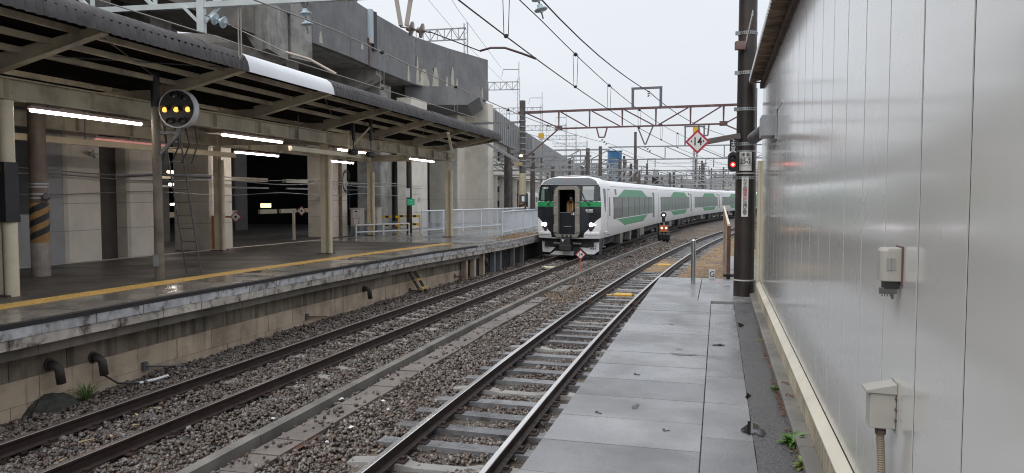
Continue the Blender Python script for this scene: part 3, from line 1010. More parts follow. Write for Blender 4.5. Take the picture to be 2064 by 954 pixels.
EP = [(1.35, 5.335), (1.5, 5.385), (1.65, 5.405), (1.8, 5.395), (1.93, 5.35), (2.03, 5.275), (2.09, 5.17), (2.115, 5.06), (2.12, 4.99)]
def eave_mesh(name, mat, wave, ln, n):
    m = MB(); rings = []
    for i in range(n + 1):
        y = ln * i / n
        w_ = wave * math.cos(2 * PI * y / .162)
        r1, r2 = [], []
        for j, (u, z) in enumerate(EP):
            p0 = EP[max(0, j - 1)]; p1 = EP[min(len(EP) - 1, j + 1)]
            tx, tz = p1[0] - p0[0], p1[1] - p0[1]; q = math.hypot(tx, tz)
            nx, nz = -tz / q, tx / q
            if nx < 0 and j > 1: nx, nz = -nx, -nz
            r1.append((u + nx * w_, y, z + nz * w_)); r2.append((u + nx * (w_ - .009), y, z + nz * (w_ - .009)))
        rings.append(r1 + r2[::-1])
    m.loft(rings)
    o_ = m.build(name, mat, smooth='auto'); me = o_.data; bpy.data.objects.remove(o_)
    return me
EAVE = eave_mesh('eave_sheet', SHEET, .015, 1.134, 70)
EAVEW = eave_mesh('eave_sheet', WHITE_SHEET, .0, 3.4, 8)
s = S0C
while s < S1C:
    if 3.2 < s < 3.5:
        o_ = put('eave_sheet', EAVEW, C(0, s, 0), CANG, cp); o_['label'] = 'plain white replacement eave sheet'
        s += 3.37
        continue
    dz = random.uniform(-.006, .006)
    put('eave_sheet', EAVE, C(random.uniform(-.006, .006), s, dz), CANG, cp)
    s += BAY / 3
m = MB(); m.tube([C(1.28, S0C, 5.41), C(1.28, S1C, 5.41)], .022, 6); m.build('roof_conduit', RUST_PINK, cp)
m = MB(); m.beam(C(2.02, S1C + .12, 5.08), C(.2, S1C + .12, 4.8), .02, .2); m.build('end_fascia', CREAM_DIRTY, cp)
m = MB(); m.beam(C(2.05, 14.8, 4.78), C(.1, 21.0, 4.25), .09, .06); m.build('edge_brace', CREAM, cp)
# fluorescent lamps
TUBE = M('lit_tube', (.9, .9, .9), .4, var=0, emit=(1, .90, .84, 24))
TUBE_OFF = M('unlit_tube_glow', (.5, .42, .40), .4, var=.03, emit=(1, .35, .3, .25))  # tube is off; a faint reddish glow is put into its material
LAMPB = M('lamp_body', (.46, .36, .32), .5, var=.08)
def lamp(u, s, lit, where, lab):
    t = thing('fluorescent_lamp', lab, 'fluorescent lamp', C(u, s + 1.22, 4.0), CANG, 'fluorescent lamps hanging under the canopy')
    m = MB(); m.loft([[C(u + du, q, z) for du, z in ((-.05, 4.035), (.05, 4.035), (.035, 4.085), (-.035, 4.085))] for q in (s, s + 2.46)]); m.build('lamp_body', LAMPB, t)
    for k in range(2):
        m = MB(); m.tube([C(u, s + .02 + k * 1.23, 4.01), C(u, s + 1.21 + k * 1.23, 4.01)], .024, 8); m.build('tube', TUBE if lit else TUBE_OFF, t)
    for q in (.35, 1.1, 1.45, 2.1):
        m = MB(); m.tube([C(u, s + q, 4.085), C(u, s + q, 4.135)], .018, 6); m.build('hanger', STEEL_DARK, t)
for u, s, lit, lab in ((0, .55, 1, 'lit twin tube lamp left of the round signal, nearest in the front row'), (0, 5.45, 1, 'lit twin tube lamp just right of the round signal in the front row'),
                       (0, 10.9, 1, 'lit twin tube lamp under the girder beyond the twin cream column'), (0, 16.4, 1, 'lit twin tube lamp at the far end of the canopy front row'),
                       (-3.7, 5.7, 0, 'unlit reddish tube lamp in the rear row behind the round signal'), (-3.7, 11.2, 1, 'lit twin tube lamp in the rear row, first before the twin column'), (-3.7, 16.8, 1, 'lit twin tube lamp in the rear row beyond the twin column')):
    lamp(u, s, lit, None, lab)
t = thing('cable_duct', 'cream square cable duct hanging behind the nearest canopy lamps', 'cable duct', C(-2.3, 4, 3.78))
m = MB(); m.beam(C(-2.3, -2, 3.78), C(-2.3, 9.2, 3.78), .1, .13); m.build('duct', M('duct_cream', (.5, .42, .27), .5, var=.06), t)
for q in (1, 4, 7):
    m = MB(); m.tube([C(-2.3, q, 3.845), C(-2.3, q, 4.75)], .012, 6); m.build('hanger', STEEL_DARK, t)
t = thing('cable_duct', 'cream cable duct passing in front of the twin column', 'cable duct', C(.2, 9, 3.85))
m = MB(); m.beam(C(.24, 7.9, 3.86), C(.24, 11.8, 3.86), .1, .12); m.build('duct', CREAM, t)
for q in (8.3, 11.4):
    m = MB(); m.tube([C(.24, q, 3.92), C(.24, q, 4.75)], .012, 6); m.build('hanger', STEEL_DARK, t)
# black hanging equipment beyond the twin column
t = thing('hanging_camera_rig', 'black camera housings hanging on rods under the canopy beyond the twin column', 'camera rig', C(.6, 11.4, 4.0))
for u, s in ((.35, 11.2), (.75, 11.55)):
    m = MB(); m.tube([C(u, s, 5.0), C(u, s, 4.3)], .05, 8); m.tube([C(u, s, 4.3), C(u, s, 3.95)], .02, 6); m.build('hanger_rod', BLACK, t)
    m = MB(); m.lathe([(.07, 0), (.085, .03), (.085, .4), (.06, .45)], C(u, s - .25, 3.95 if u < .5 else 3.88), 12, axis=(CD.x, CD.y, 0)); m.build('camera_housing', BLACK, t, smooth='auto')
m = MB(); m.beam(C(.2, 11.2, 4.6), C(.2, 11.2, 3.95), .05, .05); m.build('brace', CREAM, t)
m = MB(); m.beam(C(.75, 11.5, 4.7), C(.2, 11.2, 4.0), .05, .05); m.build('brace', CREAM, t)
m = MB(); m.tube([C(-.5, 10.8, 4.7), C(-.3, 11.1, 4.1), C(.1, 11.2, 3.95)], .012, 6); m.build('cable', BLACK, t)

# ---------------------------------------------------------------- round position light signal on its post
AMBER = M('amber_lamp', (.9, .45, .1), .3, var=0, emit=(1, .42, .07, 1.25))
sg = thing('position_light_signal', 'round black signal with three lit amber lamps on a post under the canopy', 'signal', C(.51, 2.79, hp(2.8)))
P0 = C(.51, 2.79, 0)
m = MB(); m.tube([(P0.x, P0.y, hp(2.8)), (P0.x, P0.y, 3.2), (P0.x, P0.y, 4.95)], .09, 14, r2=.075); m.build('post', M('signal_post', (.20, .17, .13), .55, var=.2, scale=4, col2=(.10, .08, .06), cov=.4), sg, smooth='auto')
m = MB(); m.tube([(P0.x, P0.y, 4.3), (P0.x, P0.y, 4.97)], .082, 12); m.build('post_top', BLACK, sg)
m = MB(); m.box((P0.x - .02, P0.y - .1, 1.42), (.09, .05, .22)); m.build('button_box', STEEL_GREY, sg)
nx = Vector((-.10, -.995, 0)); sx_ = Vector((.995, -.10, 0))
DC = Vector((-6.24, 13.95, 4.26))
m = MB(); m.lathe([(.345, 0), (.36, -.008), (.36, -.16), (.30, -.2)], DC, 28, axis=nx); m.build('signal_case', M('signal_case_grey', (.55, .56, .57), .4, .0, var=.06), sg, smooth='auto')
m = MB(); m.lathe([(.338, 0), (.335, .006), (.0005, .0061)], DC, 28, axis=nx); m.build('signal_face', BLACK, sg)
def lampat(dx, dz, r, mat, nm, hood=True):
    c = DC + sx_ * dx + Vector((0, 0, dz)) + nx * .008
    m = MB(); m.lathe([(r, 0), (r, .012), (r * .6, .025), (.0005, .03)], c, 12, axis=nx); o_ = m.build(nm, mat, sg, smooth='auto')
    if hood:
        m = MB(); n = 10; rings = []
        for h in (0, .055):
            ring = [c + nx * h + (sx_ * math.cos(a) + Vector((0, 0, math.sin(a)))) * (r + .022) for a in np.linspace(-.3, PI + .3, n)]
            ring += [c + nx * h + (sx_ * math.cos(a) + Vector((0, 0, math.sin(a)))) * (r + .016) for a in np.linspace(PI + .3, -.3, n)]
            rings.append(ring)
        m.loft(rings); m.build('lamp_hood', BLACK, sg)
LENS = M('dark_lens', (.05, .05, .052), .1, var=.05)
for dx in (-.225, 0, .225): lampat(dx, -.02, .05, AMBER, 'amber_lamp')
for dx, dz in ((-.02, .24), (.17, .18), (-.12, -.24), (.12, -.24)): lampat(dx, dz, .05, LENS, 'dark_lamp')
for a in (.12, .36):
    m = MB(); m.beam((P0.x, P0.y, 4.3 + a - .25), DC - nx * .12 + Vector((-.2, 0, a - .22)), .05, .05); m.build('bracket_arm', STEEL_DARK, sg)
m = MB(); m.beam((P0.x, P0.y, 3.35), (DC.x, DC.y + .1, 3.82), .06, .06); m.build('bracket_arm', STEEL_DARK, sg)
m = MB(); m.beam((P0.x, P0.y, 3.82), (DC.x + .1, DC.y + .1, 3.82), .05, .05); m.beam((DC.x, DC.y + .1, 3.82), (DC.x, DC.y + .1, 3.95), .08, .08); m.build('bracket_arm', STEEL_DARK, sg)
for i in range(4):
    q = DC + sx_ * (-.3 + i * .2)
    m = MB(); m.tube([(q.x, q.y + .12, 3.95), (q.x + .05 * math.sin(i), q.y + .2, 3.6), (q.x - .12, q.y + .2, 3.25)], .014, 6); m.build('cable', BLACK, sg)
m = MB(); m.tube([(P0.x - .9, P0.y + .3, 3.02), (P0.x, P0.y + .1, 3.05), (P0.x + .9, P0.y + .3, 3.0)], .03, 8); m.build('cross_conduit', STEEL_DARK, sg)
la, lb = C(.36, 3.95, hp(4)), C(.62, 3.05, 4.0)
sd = C(.17, 0, 0) - C(0, 0, 0)
for q in (-1, 1):
    m = MB(); m.tube([la + sd * q, lb + sd * q], .016, 6); m.build('ladder_rail', STEEL_DARK, sg)
for i in range(11):
    c = la.lerp(lb, (i + .6) / 11.3)
    m = MB(); m.tube([c - sd, c + sd], .012, 6); m.build('ladder_rung', STEEL_DARK, sg)

# ---------------------------------------------------------------- things on and at the platform wall
def uw(s): return edge_u(s) - .425
IRON = M('dark_iron', (.05, .04, .038), .6, var=.3, scale=8)
for s, z, lab in ((-1.2, .33, 'dark drain elbow on the platform wall, nearest one with a damp stain below'), (-.45, .27, 'dark drain elbow with a cable running from it on the platform wall'), (8.2, .22, 'dark drain elbow on the platform wall left of the yellow step ladder'), (16.6, .32, 'drain elbow at the far dark end of the platform wall')):
    u = uw(s) if s < 15 else uw(s) + .12
    t = thing('drain_elbow', lab, 'drain pipe', C(u, s, z), group='drain elbows on the platform wall')
    m = MB(); m.tube([C(u - .02, s, z + .06), C(u + .1, s, z + .05), C(u + .15, s + .02, z), C(u + .16, s + .04, z - .2)], .06, 10); m.build('elbow', IRON, t, smooth=True)
    m = MB(); m.lathe([(.085, 0), (.085, .025)], C(u - .002, s, z + .055), 12, axis=CN.to_3d()); m.build('flange', IRON, t)
m = MB(); r0 = uw(-.3)
m.tube([C(r0 + .16, -.40, .06), C(r0 + .2, -.2, -.1), C(r0 + .3, .1, -.165)], .016, 6)
tag(m.build('loose_cable', IRON), 'dark cable drooping from a drain elbow to the ballast', 'cable')
m = MB(); m.tube([C(r0 + .3, .1, -.165), C(r0 + .36, .35, -.17), C(r0 + .4, .6, -.165)], .024, 6)
tag(m.build('white_pipe_end', WHITE), 'short white pipe end lying at the foot of the platform wall', 'pipe')
for s, z, ln, lab in ((.57, -.03, .8, 'thin rod on a grey bracket low on the platform wall near the drain elbows'), (5.5, -.02, 1.0, 'rusty rod on a bracket low on the wall left of the ladder'), (11.0, -.1, 1.2, 'rod bracket on the wall behind the yellow step ladder'), (14.3, -.02, 1.2, 'rod bracket on the wall at the far end beside the dark bay')):
    t = thing('wall_rod', lab, 'rod bracket', C(uw(s), s, z), group='rod brackets on the platform wall')
    m = MB(); m.box(C(uw(s) + .02, s, z), (.05, .1, .13), CANG); m.build('bracket', STEEL_DARK, t)
    m = MB(); m.tube([C(uw(s) + .04, s, z), C(uw(s + ln) + .12, s + ln, z - .16)], .017, 6); m.build('rod', RUST if s > 5 else STEEL_DARK, t)
# damp black stain heap under the nearest drain
m = MB()
rings = []
for k, (rr_, z) in enumerate(((1.0, -.22), (.86, -.17), (.66, -.10), (.42, -.04), (.2, -.01), (.02, 0))):
    rings.append([C(uw(-1.2) + .05 + .24 * rr_ * max(-.2, math.cos(a)) + random.uniform(-.008, .008), -1.2 + .45 * rr_ * math.sin(a) + random.uniform(-.03, .03) - .1 * (1 - rr_), z + random.uniform(-.022, .022)) for a in np.linspace(0, 2 * PI, 22, endpoint=False)])
m.loft(rings)
tag(m.build('wet_silt_heap', M('wet_silt', (.028, .027, .02), .6, var=.4, scale=14, col2=(.02, .03, .012), cov=.4, bump=1.2, bscale=60)), 'dark mossy silt heap under the nearest drain elbow', 'silt heap')
YW = M('yellow_wood', (.55, .37, .13), .6, var=.25, scale=8, col2=(.12, .08, .05), cov=.4)
t = thing('step_ladder', 'short dark step ladder with yellow rungs leaning on the platform wall', 'ladder', C(2.3, 11.0, -.2))
for q in (-.2, .2):
    m = MB(); m.beam(C(uw(11) + .05, 10.85 + q, .62), C(uw(11) + .42, 11.2 + q, -.24), .05, .07); m.build('ladder_rail', IRON, t)
for z in (.5, .22, -.04):
    f = (.68 - z) / .92
    m = MB(); m.box(C(uw(11) + .09 + .37 * f, 10.85 + .35 * f, z), (.12, .46, .05), CANG); m.build('rung', YW, t)
DKW = M('interior_shade_dark', (.016, .017, .02), .8, var=.3, scale=.5)  # near-black colour carries the deep shade under the viaduct
# ---------------------------------------------------------------- elevated railway viaduct behind the platform
def vpt(p, q, f): return (p[0] + (q[0] - p[0]) * f, p[1] + (q[1] - p[1]) * f)
va = thing('railway_viaduct', 'stained concrete elevated railway with tall parapet above the station platform', 'viaduct', (-12, 30, .9))
TOPZ = 11.7
EDGE = [(-16.5, -4), (-13.2, 12), (-10.3, 22.5), (-9.05, 28.5), (-8.85, 30.2)]
E2 = [(-8.3, 31.2), (-7.43, 34.4), (-6.95, 36.9), (-5.5, 42.9), (-3.85, 46.2), (-1.6, 50)]
def parapet(name, p, q, zb, zt, th=.25, mat=CONC_DARK, lip=True):
    dx, dy = q[0] - p[0], q[1] - p[1]; n = math.hypot(dx, dy); nx_, ny_ = -dy / n, dx / n
    f = .012 / n
    p, q = vpt(p, q, f), vpt(p, q, 1 - f)
    m = MB(); m.prism([p, q, (q[0] + nx_ * th, q[1] + ny_ * th), (p[0] + nx_ * th, p[1] + ny_ * th)], zb, zt)
    return m.build(name, mat, va)
def thin(lst, step):
    out = []
    for p, q in zip(lst, lst[1:]):
        n = max(1, int(round(math.hypot(q[0] - p[0], q[1] - p[1]) / step)))
        for i in range(n): out.append((vpt(p, q, i / n), vpt(p, q, (i + 1) / n)))
    return out
for p, q in thin(EDGE, 6): parapet('parapet_panel', p, q, 9.9, TOPZ)
for i, (p, q) in enumerate(zip(E2, E2[1:])):
    parapet('parapet_panel', p, q, 9.02, TOPZ + (.0 if i else -.05))
    dx, dy = q[0] - p[0], q[1] - p[1]; n = math.hypot(dx, dy); nx_, ny_ = -dy / n, dx / n
    # lower band of the panel stands a little proud
    parapet('parapet_band', (p[0] - nx_ * .05, p[1] - ny_ * .05), (q[0] - nx_ * .05, q[1] - ny_ * .05), 9.0, 10.05, .06)
# pale patches where the coating has come away
PATCH = M('bare_concrete_patch', (.50, .47, .39), .75, var=.12, scale=3, col2=(.36, .33, .28), cov=.4)
def patch(p, q, f, z0, z1, w_, seed, off=.062):
    r = random.Random(seed)
    dx, dy = q[0] - p[0], q[1] - p[1]; n = math.hypot(dx, dy); ux, uy = dx / n, dy / n; nx_, ny_ = uy, -ux
    c = vpt(p, q, f)
    pts = []
    k = 9
    for i in range(k): pts.append((-w_ / 2 * (1 - .75 * (i / (k - 1)) ** 2) * r.uniform(.8, 1.1), z0 + (z1 - z0) * i / (k - 1)))
    for i in range(k - 1, -1, -1): pts.append((w_ / 2 * (1 - .75 * (i / (k - 1)) ** 2) * r.uniform(.8, 1.1), z0 + (z1 - z0) * i / (k - 1)))
    m = MB()
    f1 = [(c[0] + ux * a + nx_ * off, c[1] + uy * a + ny_ * off, z) for a, z in pts]
    f2 = [(c[0] + ux * a + nx_ * (off - .012), c[1] + uy * a + ny_ * (off - .012), z) for a, z in pts]
    m.loft([f2, f1]); m.build('bare_patch', PATCH, va)
a3, b3, c3, d3 = E2[2], E2[3], E2[4], E2[5]
patch(a3, b3, .8, 9.05, 9.9, .3, 1); patch(b3, c3, .03, 9.05, 10.6, .3, 12); patch(b3, c3, .22, 9.05, 10.02, 1.0, 2); patch(b3, c3, .55, 9.05, 10.3, .75, 3); patch(b3, c3, .9, 9.05, 9.95, .3, 14)
patch(c3, d3, .06, 9.05, 10.6, .42, 4); patch(c3, d3, .17, 9.05, 9.95, .3, 5); patch(c3, d3, .82, 9.05, 9.8, .25, 6); patch(c3, d3, .6, 9.3, 9.7, .14, 7)
patch(E2[1], E2[2], .55, 9.6, 9.9, .35, 8); patch(E2[0], E2[1], .2, 9.1, 9.6, .3, 9)
# return face at the corner and the deck behind
parapet('parapet_panel', E2[-1], (E2[-1][0] - 2.2, E2[-1][1] + 4.5), 9.0, TOPZ)
def soff(lst, z0, z1, back, mat, name):
    m = MB()
    for p, q in zip(lst, lst[1:]):
        m.prism([p, q, (q[0] - back, q[1] + back * .1), (p[0] - back, p[1] + back * .1)], z0, z1)
    return m.build(name, mat, va)
inset = lambda L_, d: [(x - d, y + .1 * d) for x, y in L_]
soff(inset(EDGE, .26), 9.95, 10.35, 22, CONC, 'deck_slab')
soff(inset(E2, .27), 9.06, 9.5, 20, CONC, 'deck_slab')
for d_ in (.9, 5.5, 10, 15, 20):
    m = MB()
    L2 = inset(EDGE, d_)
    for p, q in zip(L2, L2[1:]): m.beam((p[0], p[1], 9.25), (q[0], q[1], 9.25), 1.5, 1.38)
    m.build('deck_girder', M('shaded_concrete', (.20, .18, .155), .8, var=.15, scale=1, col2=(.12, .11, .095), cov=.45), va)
# haunched cross beams below the far span: prisms across the deck
for f in ((-8.9, 32.0), (-6.5, 38.6), (-3.4, 45.8)):
    m = MB()
    m.loft([[(f[0] - k * 1.0, f[1] + k * .1 + dy, z) for k, z in ((.3, 9.055), (.3, 8.75), (1.7, 8.0), (14, 8.0), (14, 9.055))] for dy in (-.9, .9)])
    m.build('cross_head', CONC, va)
m = MB(); m.loft([[(x, y, z) for x, z in ((-6.2, 9.01), (-6.2, 8.35), (-5.4, 7.95), (-2.6, 7.95), (-1.9, 8.4), (-1.9, 9.01))] for y in (43.5, 49.5)][:2]); m.build('end_soffit', CONC_DARK, va)
# pier head at the joint between the spans
m = MB(); m.prism([(-8.86, 30.2), (-8.28, 31.22), (-8.6, 31.3), (-9.2, 30.3)], 8.2, TOPZ - .02); m.build('joint_cover', CONC, va)
m = MB(); m.loft([[(x, y, z) for x, z in ((-8.95, 9.9), (-8.95, 8.05), (-9.35, 7.95), (-10.0, 8.9), (-13.3, 9.2), (-13.3, 9.9))] for y in (27.6, 30.1)]); m.build('pier_head', CONC, va)
m = MB(); m.loft([[(x, y, z) for x, z in ((-11.6, 9.9), (-11.6, 8.9), (-12.0, 8.8), (-12.6, 9.2), (-16.4, 9.3), (-16.4, 9.9))] for y in (17.5, 20.1)]); m.build('pier_head', CONC, va)
m = MB(); m.tube([(-6.98, 36.8, 10.1), (-6.98, 36.8, TOPZ + .02)], .22, 14); m.build('white_pipe', M('pale_blue_pipe', (.45, .52, .56), .5, var=.06), va, smooth='auto')
m = MB(); m.box((-6.86, 37.15, 10.75), (.3, .3, 1.9), -.4); m.build('joint_gap', BLACK, va)
m = MB(); m.box((-7.0, 36.62, 9.65), (.16, .12, 1.35), -.3); m.build('joint_angle', RUST, va)
# piers on the platform side
def pier(u0, u1, s0, s1, z1, mat=CONC_LIGHT, label=None, joints=True):
    m = MB(); z0 = .85
    ch = .07
    pl = [(u0, s0), (u1 - ch, s0), (u1, s0 + ch), (u1, s1), (u0, s1)]
    m.prism([tuple(C(a, b).xy) for a, b in pl], z0, z1)
    o_ = m.build('pier', mat, va, label=label)
    for z in (1.75, 2.45):
        if not joints: break
        m = MB(); m.prism([tuple(C(a, b).xy) for a, b in ((u0 - .002, s0 - .003), (u1 - ch, s0 - .003), (u1 + .003, s0 + ch), (u1 + .003, s1 - .01), (u0, s1 - .01))], z, z + .012); m.build('form_joint', CONC, va)
PIER_GREY = M('grey_pier_face', (.36, .365, .37), .75, var=.08, scale=1.5, streak=(.27, .275, .28), streakcov=.4, bump=.15, bscale=30)
pier(-6.6, -5.06, 5.4, 6.08, 5.2, PIER_GREY)
pier(-6.3, -5.0, 6.1, 7.2, 5.2)
pier(-6.5, -5.0, 8.2, 9.15, 5.2)
pier(-6.4, -5.0, 11.75, 12.85, 5.2)
pier(-6.2, -5.0, 19.9, 21.2, 5.2)
for s_ in (6.6, 8.7, 12.3, 20.5):
    m = MB(); m.prism([tuple(C(a, b_).xy) for a, b_ in ((-8.2, s_ - .5), (-7.2, s_ - .5), (-7.2, s_ + .5), (-8.2, s_ + .5))], 5.0, 9.3); m.build('upper_pier', CONC, va)
m = MB(); m.loft([[C(u, s_, z) for u, z in ((-8.2, 4.85), (-5.02, 4.85), (-5.02, 5.25), (-8.2, 5.25))] for s_ in (-4, 22)]); m.build('tie_beam', CONC, va)
pier(-7.6, -6.2, 27.5, 28.8, 8.6, CONC)
pier(-5.9, -5.0, 28.9, 31.1, 8.02)
pier(-7.2, -5.2, 37.2, 38.6, 8.8, CONC_LIGHT)
pier(-5.2, -3.5, 38.6, 39.6, 8.8, CONC_LIGHT)
for (u, s) in ((-9.5, 14.3), (-13, 24.5)):
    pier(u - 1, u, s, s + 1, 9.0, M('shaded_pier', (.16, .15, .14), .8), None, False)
m = MB(); m.tube([C(-4.93, 20.45, .9), C(-4.93, 20.45, 4.6)], .07, 10); m.build('rusty_pipe', M('rusty_downpipe', (.20, .12, .085), .7, var=.25, scale=5, col2=(.36, .32, .26), cov=.35), va)
for k in range(3):
    m = MB(); m.tube([C(-4.9 + .02 * k, 20.9 + (.28 + .05 * k) * math.cos(a), 3.3 + (.42 + .05 * k) * math.sin(a)) for a in np.linspace(.2 * k, 2 * PI, 16)], .016, 5); m.build('cable_coil', BLACK, va)
m = MB(); m.tube([C(-4.9, 21.0, 3.75), C(-4.9, 21.25, 3.1), C(-4.92, 21.25, .95)], .02, 5); m.build('cable_drop', BLACK, va)
# low wall, dark walls added to keep the interior black, edge beams under the viaduct
m = MB(); m.prism([tuple(C(a, b).xy) for a, b in ((-5.3, -10), (-5.15, -10), (-5.15, 5.4), (-5.3, 5.4))], .85, 2.2); m.build('low_wall', PIER_GREY, va)
m = MB(); m.prism([tuple(C(a, b).xy) for a, b in ((-5.9, -10), (-5.75, -10), (-5.75, 5.4), (-5.9, 5.4))], .85, 5.0); m.build('opening_shade_sheet', DKW, va)  # dark sheet standing in for the shaded opening above the low wall
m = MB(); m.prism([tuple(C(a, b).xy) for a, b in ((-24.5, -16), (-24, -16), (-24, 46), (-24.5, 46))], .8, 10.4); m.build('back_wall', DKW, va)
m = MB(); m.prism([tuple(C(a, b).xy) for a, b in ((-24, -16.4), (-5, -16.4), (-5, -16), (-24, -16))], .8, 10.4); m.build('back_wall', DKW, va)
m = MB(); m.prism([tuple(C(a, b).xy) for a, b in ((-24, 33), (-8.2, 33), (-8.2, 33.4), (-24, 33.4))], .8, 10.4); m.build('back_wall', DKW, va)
m = MB(); m.prism([tuple(C(a, b).xy) for a, b in ((-5.6, 7.21), (-5.4, 7.21), (-5.4, 8.19), (-5.6, 8.19))], .85, 9); m.build('door_recess', M('brown_door', (.07, .058, .048), .6), va)
# lower concourse floor edge seen in the dark between the piers (cream beams)
for (s0, s1, z) in ((12.9, 19.8, 1.92), (21.3, 29, 1.92)):
    q = s0
    while q < s1 - .3:
        m = MB(); m.beam(C(-9.6, q + .1, z), C(-9.6, min(q + 1.5, s1), z), .12, .2); m.build('edge_beam', CREAM, va); q += 1.75
    m = MB(); m.beam(C(-8.2, s0, 3.35), C(-8.2, s1, 3.35), .22, .16); m.build('pipe_beam', CREAM, va)
    m = MB(); m.beam(C(-8.1, s0, 3.0), C(-8.1, s1, 3.0), .12, .07); m.build('pipe_beam', STEEL_GREY, va)
for z, u in ((3.25, -4.7), (3.12, -4.75), (2.72, -4.8)):
    m = MB(); m.tube([C(u, s, z - .05 * math.sin((s + z * 9) * .9)) for s in np.arange(-4, 30, .7)], .017 if z > 2.8 else .012, 6); m.build('cable_run', STEEL_GREY, va)

# next length of the viaduct further away
vb = thing('railway_viaduct', 'further length of grey ribbed viaduct running away beyond the corner', 'viaduct', (0, 90, 0))
FAR_E = [(-4.6, 54), (-2.25, 75), (1.14, 100), (8.5, 148), (12.7, 175), (24, 245)]
RIB = M('ribbed_parapet', (.30, .305, .31), .75, var=.12, scale=.6, streak=(.19, .19, .195), streakcov=.45)
k = 0
for p, q in thin(FAR_E, 6):
    m = MB()
    m.prism([p, q, (q[0] - .3, q[1]), (p[0] - .3, p[1])], 8.6, 11.75)
    m.build('parapet_panel', RIB, vb)
    n = math.hypot(q[0] - p[0], q[1] - p[1])
    if p[1] < 110:
        for i in range(4):
            c = vpt(p, q, (i + .5) / 4)
            m = MB(); m.box((c[0] + .06, c[1], 10.2), (.1, .16, 3.0), -.14); m.build('parapet_rib', RIB, vb)
m = MB()
for p, q in zip(FAR_E, FAR_E[1:]): m.prism([(p[0] - .32, p[1]), (q[0] - .32, q[1]), (q[0] - 12, q[1] + 1), (p[0] - 12, p[1] + 1)], 8.0, 9.2)
m.build('deck_slab', CONC, vb)
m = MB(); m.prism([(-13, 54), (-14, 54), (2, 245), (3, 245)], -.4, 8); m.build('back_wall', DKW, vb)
for i, y in enumerate(np.arange(56, 240, 8.5)):
    x = float(np.interp(y, [e[1] for e in FAR_E], [e[0] for e in FAR_E]))
    m = MB(); m.prism([(x - 1.3, y), (x - .25, y), (x - .25, y + 1.1), (x - 1.3, y + 1.1)], -.4, 8.6); m.build('pier', CONC_LIGHT, vb)
    m = MB(); m.prism([(x - 1.1, y + 1.1), (x - .35, y + 1.1), (x + .9, y + 8.5), (x + .15, y + 8.5)], 5.0, 6.6); m.build('tie_beam', CONC_LIGHT, vb)
# ---------------------------------------------------------------- the express train
TW = M('train_white', (.78, .785, .79), .28, var=.006, spec=.5, rv=.0)
TBLACK = M('train_black', (.016, .018, .024), .22, var=.1, spec=.6)
TGREY = M('train_dark_grey', (.085, .095, .105), .35, var=.06)
TGREEN = M('train_green', (.065, .32, .15), .4, var=.04, spec=.5, rv=0)
TGREEN2 = M('train_bright_green', (.025, .29, .10), .3, var=.05)
TWIN = M('train_window', (.135, .19, .16), .34, var=.12, scale=1.1, col2=(.095, .135, .115), cov=.4, spec=.4, rv=0)
TWIN_D = M('train_window_dark', (.07, .078, .078), .3, var=.1, spec=.8)
TBEIGE = M('gangway_grey', (.23, .22, .19), .5, var=.1, scale=4, col2=(.15, .14, .12), cov=.3)
UBOX = M('underfloor_box', (.25, .235, .21), .6, var=.15, scale=3, col2=(.12, .11, .10), cov=.4, orand=.3)
HEAD = M('headlight', (1, 1, 1), .2, var=0, emit=(1, .93, .97, 6))
PZ = [(1.36, .80), (1.42, .95), (1.465, 1.25), (1.475, 1.6), (1.475, 2.1), (1.455, 2.6), (1.41, 3.0), (1.36, 3.14), (1.25, 3.26), (1.0, 3.36), (.6, 3.43), (0, 3.46)]
def hw(z): return float(np.interp(z, [p[1] for p in PZ], [p[0] for p in PZ]))
def yf(x, z):
    return .32 * (abs(x) / 1.45) ** 3 + max(0, z - 2.38) * .20 + max(0, z - 3.16) * 1.7 + max(0, 1.0 - z) * .25
def ring(y, k=1.0, bump=0.0, f=None):
    r = []
    for sg_ in (1, -1):
        pts = PZ if sg_ == 1 else PZ[-2::-1]
        for x, z in pts:
            zz = z + (bump * max(0, (z - 3.0) / .46))
            r.append((sg_ * x * k, (f(x * k, z) if f else y), zz))
    return r
def body(L_, name, parent, nose=True):
    m = MB()
    if nose:
        rings = [ring(0, .965, .09, yf), ring(0, 1.0, .11, lambda x, z: yf(x, z) + .16), ring(2.0, 1, .12), ring(2.6, 1, 0.02), ring(4, 1, 0), ring(L_, 1, 0)]
        m.loft(rings, cap=False)
        n = len(rings[0])
        m.add(rings[-1], [tuple(range(n))])
        # front sheet with a doorway left open
        zs = [.80, .9, .98, 1.25, 1.6, 2.0, 2.38, 2.6, 2.94, 3.05, 3.14, 3.2, 3.26, 3.3, 3.36, 3.40, 3.43]
        xs = [-1, -.93, -.8, -.62, -.45, -.27, -.27, 0, .27, .27, .45, .62, .8, .93, 1]
        rows = []
        for z in zs:
            w_ = hw(z) * .965
            zz = z + .09 * max(0, (z - 3.0) / .46)
            row = []
            for i, f in enumerate(xs):
                x = f * w_
                if i in (5, 6): x = -.37 if z <= 3.3 else f * w_
                if i in (8, 9): x = .37 if z <= 3.3 else f * w_
                row.append((x, yf(x, z), zz))
            rows.append(row)
        vs = [q for r in rows for q in r]; n = len(xs); fs = []
        for j in range(len(zs) - 1):
            for i in range(n - 1):
                if i in (5, 8): continue
                if .98 - 1e-6 <= zs[j] < 2.93 and i in (6, 7): continue
                fs.append((j * n + i, j * n + i + 1, (j + 1) * n + i + 1, (j + 1) * n + i))
        m.add(vs, fs)
    else:
        m.loft([ring(0), ring(L_)], cap=True)
    return m.build(name, TW, parent, smooth='auto', world=False)
